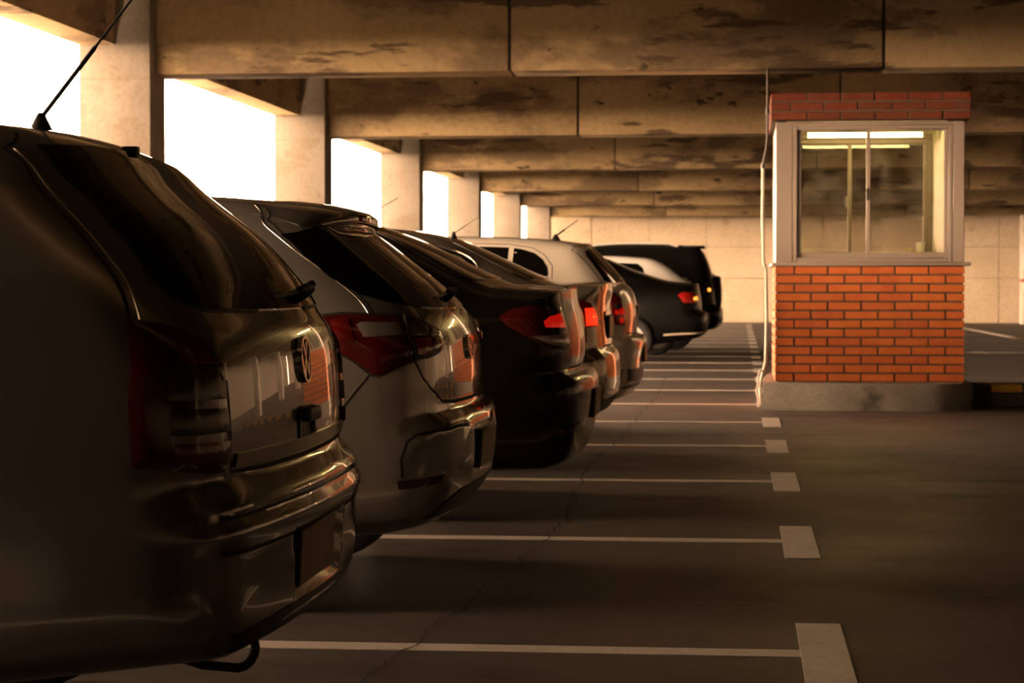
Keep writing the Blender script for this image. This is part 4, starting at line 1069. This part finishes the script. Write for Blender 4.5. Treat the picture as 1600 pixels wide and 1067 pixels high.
d6.plate(0, .60, .40, .13, 0, .008)
d6.seam('boot_gap', 'rear', [(.62, 1.10), (.54, 1.05), (.52, .9), (.52, .75)], .003, .0012)

# ---------------------------------------------------------------- 7: the white hatchback behind it
w7 = Car('white_hatch', 'hatchback_car', 'white hatchback mostly hidden behind the far black sedan', paint('white_paint', (.78, .76, .72), 0, .3))
w7.wheels()
w7.common([[(.84, 1.10), (.84, 1.25), (.87, 1.35), (.95, 1.42), (1.58, 1.44), (1.60, 1.07)], [(1.68, 1.06), (2.52, 1.02), (2.08, 1.44), (1.66, 1.45)]],
          [(.58, 1.43), (.70, 1.06)], [[(1.64, 1.46), (1.66, .9), (1.6, .33)], [(2.58, 1.0), (2.66, .7), (2.6, .33)]])
w7.patch('rear_window', 'rear', [(0, 1.44), (.35, 1.435), (.50, 1.42), (.58, 1.30), (.64, 1.17), (.60, 1.14), (.3, 1.14), (0, 1.14)], M_glassd, .002, .012, .05, mirror=True)
w7.patch('tail_light', 'corner', [(.72, 1.05), (.62, 1.06), (.58, .95), (.58, .82), (.70, .82)], M_red, .010, .012, .03)
w7.plate(0, .62, .40, .13, 0, .008)

# ---------------------------------------------------------------- 8: the dark sport utility car
s8 = Car('suv', 'sport_utility_car', 'dark sport utility car with roof rails and spare wheel, farthest in the row', paint('dark_graphite_paint', (.004, .004, .004), .0, .25, 0, .22))
s8.wheels()
s8.common([[(.72, 1.24), (.74, 1.48), (.87, 1.60), (1.25, 1.61), (1.26, 1.24)], [(1.34, 1.24), (1.34, 1.615), (1.85, 1.62), (1.88, 1.22)], [(1.96, 1.22), (2.80, 1.2), (2.34, 1.61), (1.94, 1.62)]],
          [(.58, 1.62), (.72, 1.26)], [[(1.92, 1.66), (1.93, 1.0), (1.88, .42)], [(2.86, 1.2), (2.94, .8), (2.9, .42)]])
s8.patch('rear_window', 'rear', [(0, 1.60), (.35, 1.595), (.52, 1.57), (.58, 1.40), (.62, 1.24), (.58, 1.20), (0, 1.20)], M_glassd, .002, .012, .05, mirror=True)
tl = s8.patch('tail_light', 'corner', s8.P('tail'), M_redd, .010, .012, .03)
s8.patch('bulb_lens', 'corner', ellipse(.745, 1.005, .035, .03, 12), M_orange, .0175, .004, .012, parent=tl, base=.0125)
rt = []
for s in (1, -1):
    pts = []
    for u in np.linspace(.75, 2.3, 9):
        p, n = s8.surf('top', (u, .56)); pts.append(Vector((p.x, s * p.y, p.z + (.045 if .8 < u < 2.2 else .0))))
    tube('roof_rail', pts, .016, mat('rail_metal', (.65, .62, .58), .4, .3), s8.root, 8)
bm = bmesh.new(); rw = .31
add_lathe(bm, [(rw * .3, -.01), (rw * .62, -.02), (rw * .9, -.02), (rw, -.05), (rw, -.12), (rw * .9, -.15), (rw * .6, -.155), (0, -.15)], 32, 'x')
o = link('spare_wheel', bm_mesh('spare_wheel', bm, M_tyre, 40), s8.root); o.location = (.19, -.05, .93)
bm = bmesh.new(); add_lathe(bm, [(rw * .55, -.15), (rw * .5, -.165), (0, -.17)], 28, 'x'); link('spare_wheel_cover', bm_mesh('spare_wheel_cover', bm, mat('grey_cover', (.18, .17, .16), .4), 40), o)
bm = bmesh.new()
vs_ = add_box(bm, .31, .66, -.56, .56, 1.70, 1.745, .015, 2); link('roof_spoiler', bm_mesh('roof_spoiler', bm, s8.paint, 40), s8.root)
s8.seam('tailgate_gap', 'rear', [(.60, 1.66), (.66, 1.3), (.70, 1.0), (.68, .8)], .003, .0012)
wiper(s8, -.2, 1.24, .3, R(5), .04)

# ---------------------------------------------------------------- unseen cars added beside the viewer to shade the wagon's near side
def copy_tree(o, parent=None):
    c = o.copy(); COL.objects.link(c); c.parent = parent
    for ch in list(o.children): copy_tree(ch, c)
    return c
for y, col, lab in ((2.42, (.010, .010, .011), 'added dark hatchback out of view beside the viewer, shading the wagon'), (-.7, (.02, .012, .01), 'added dark brown hatchback out of view, two bays before the wagon')):
    c = copy_tree(w7.root); c.location = (-1.17, y, 0); c['label'] = lab
    for ch in c.children:
        if ch.name.startswith('body'):
            ch.material_slots[0].link = 'OBJECT'; ch.material_slots[0].material = paint('blocker_paint_%d' % (10 + y), col, .2, .3)
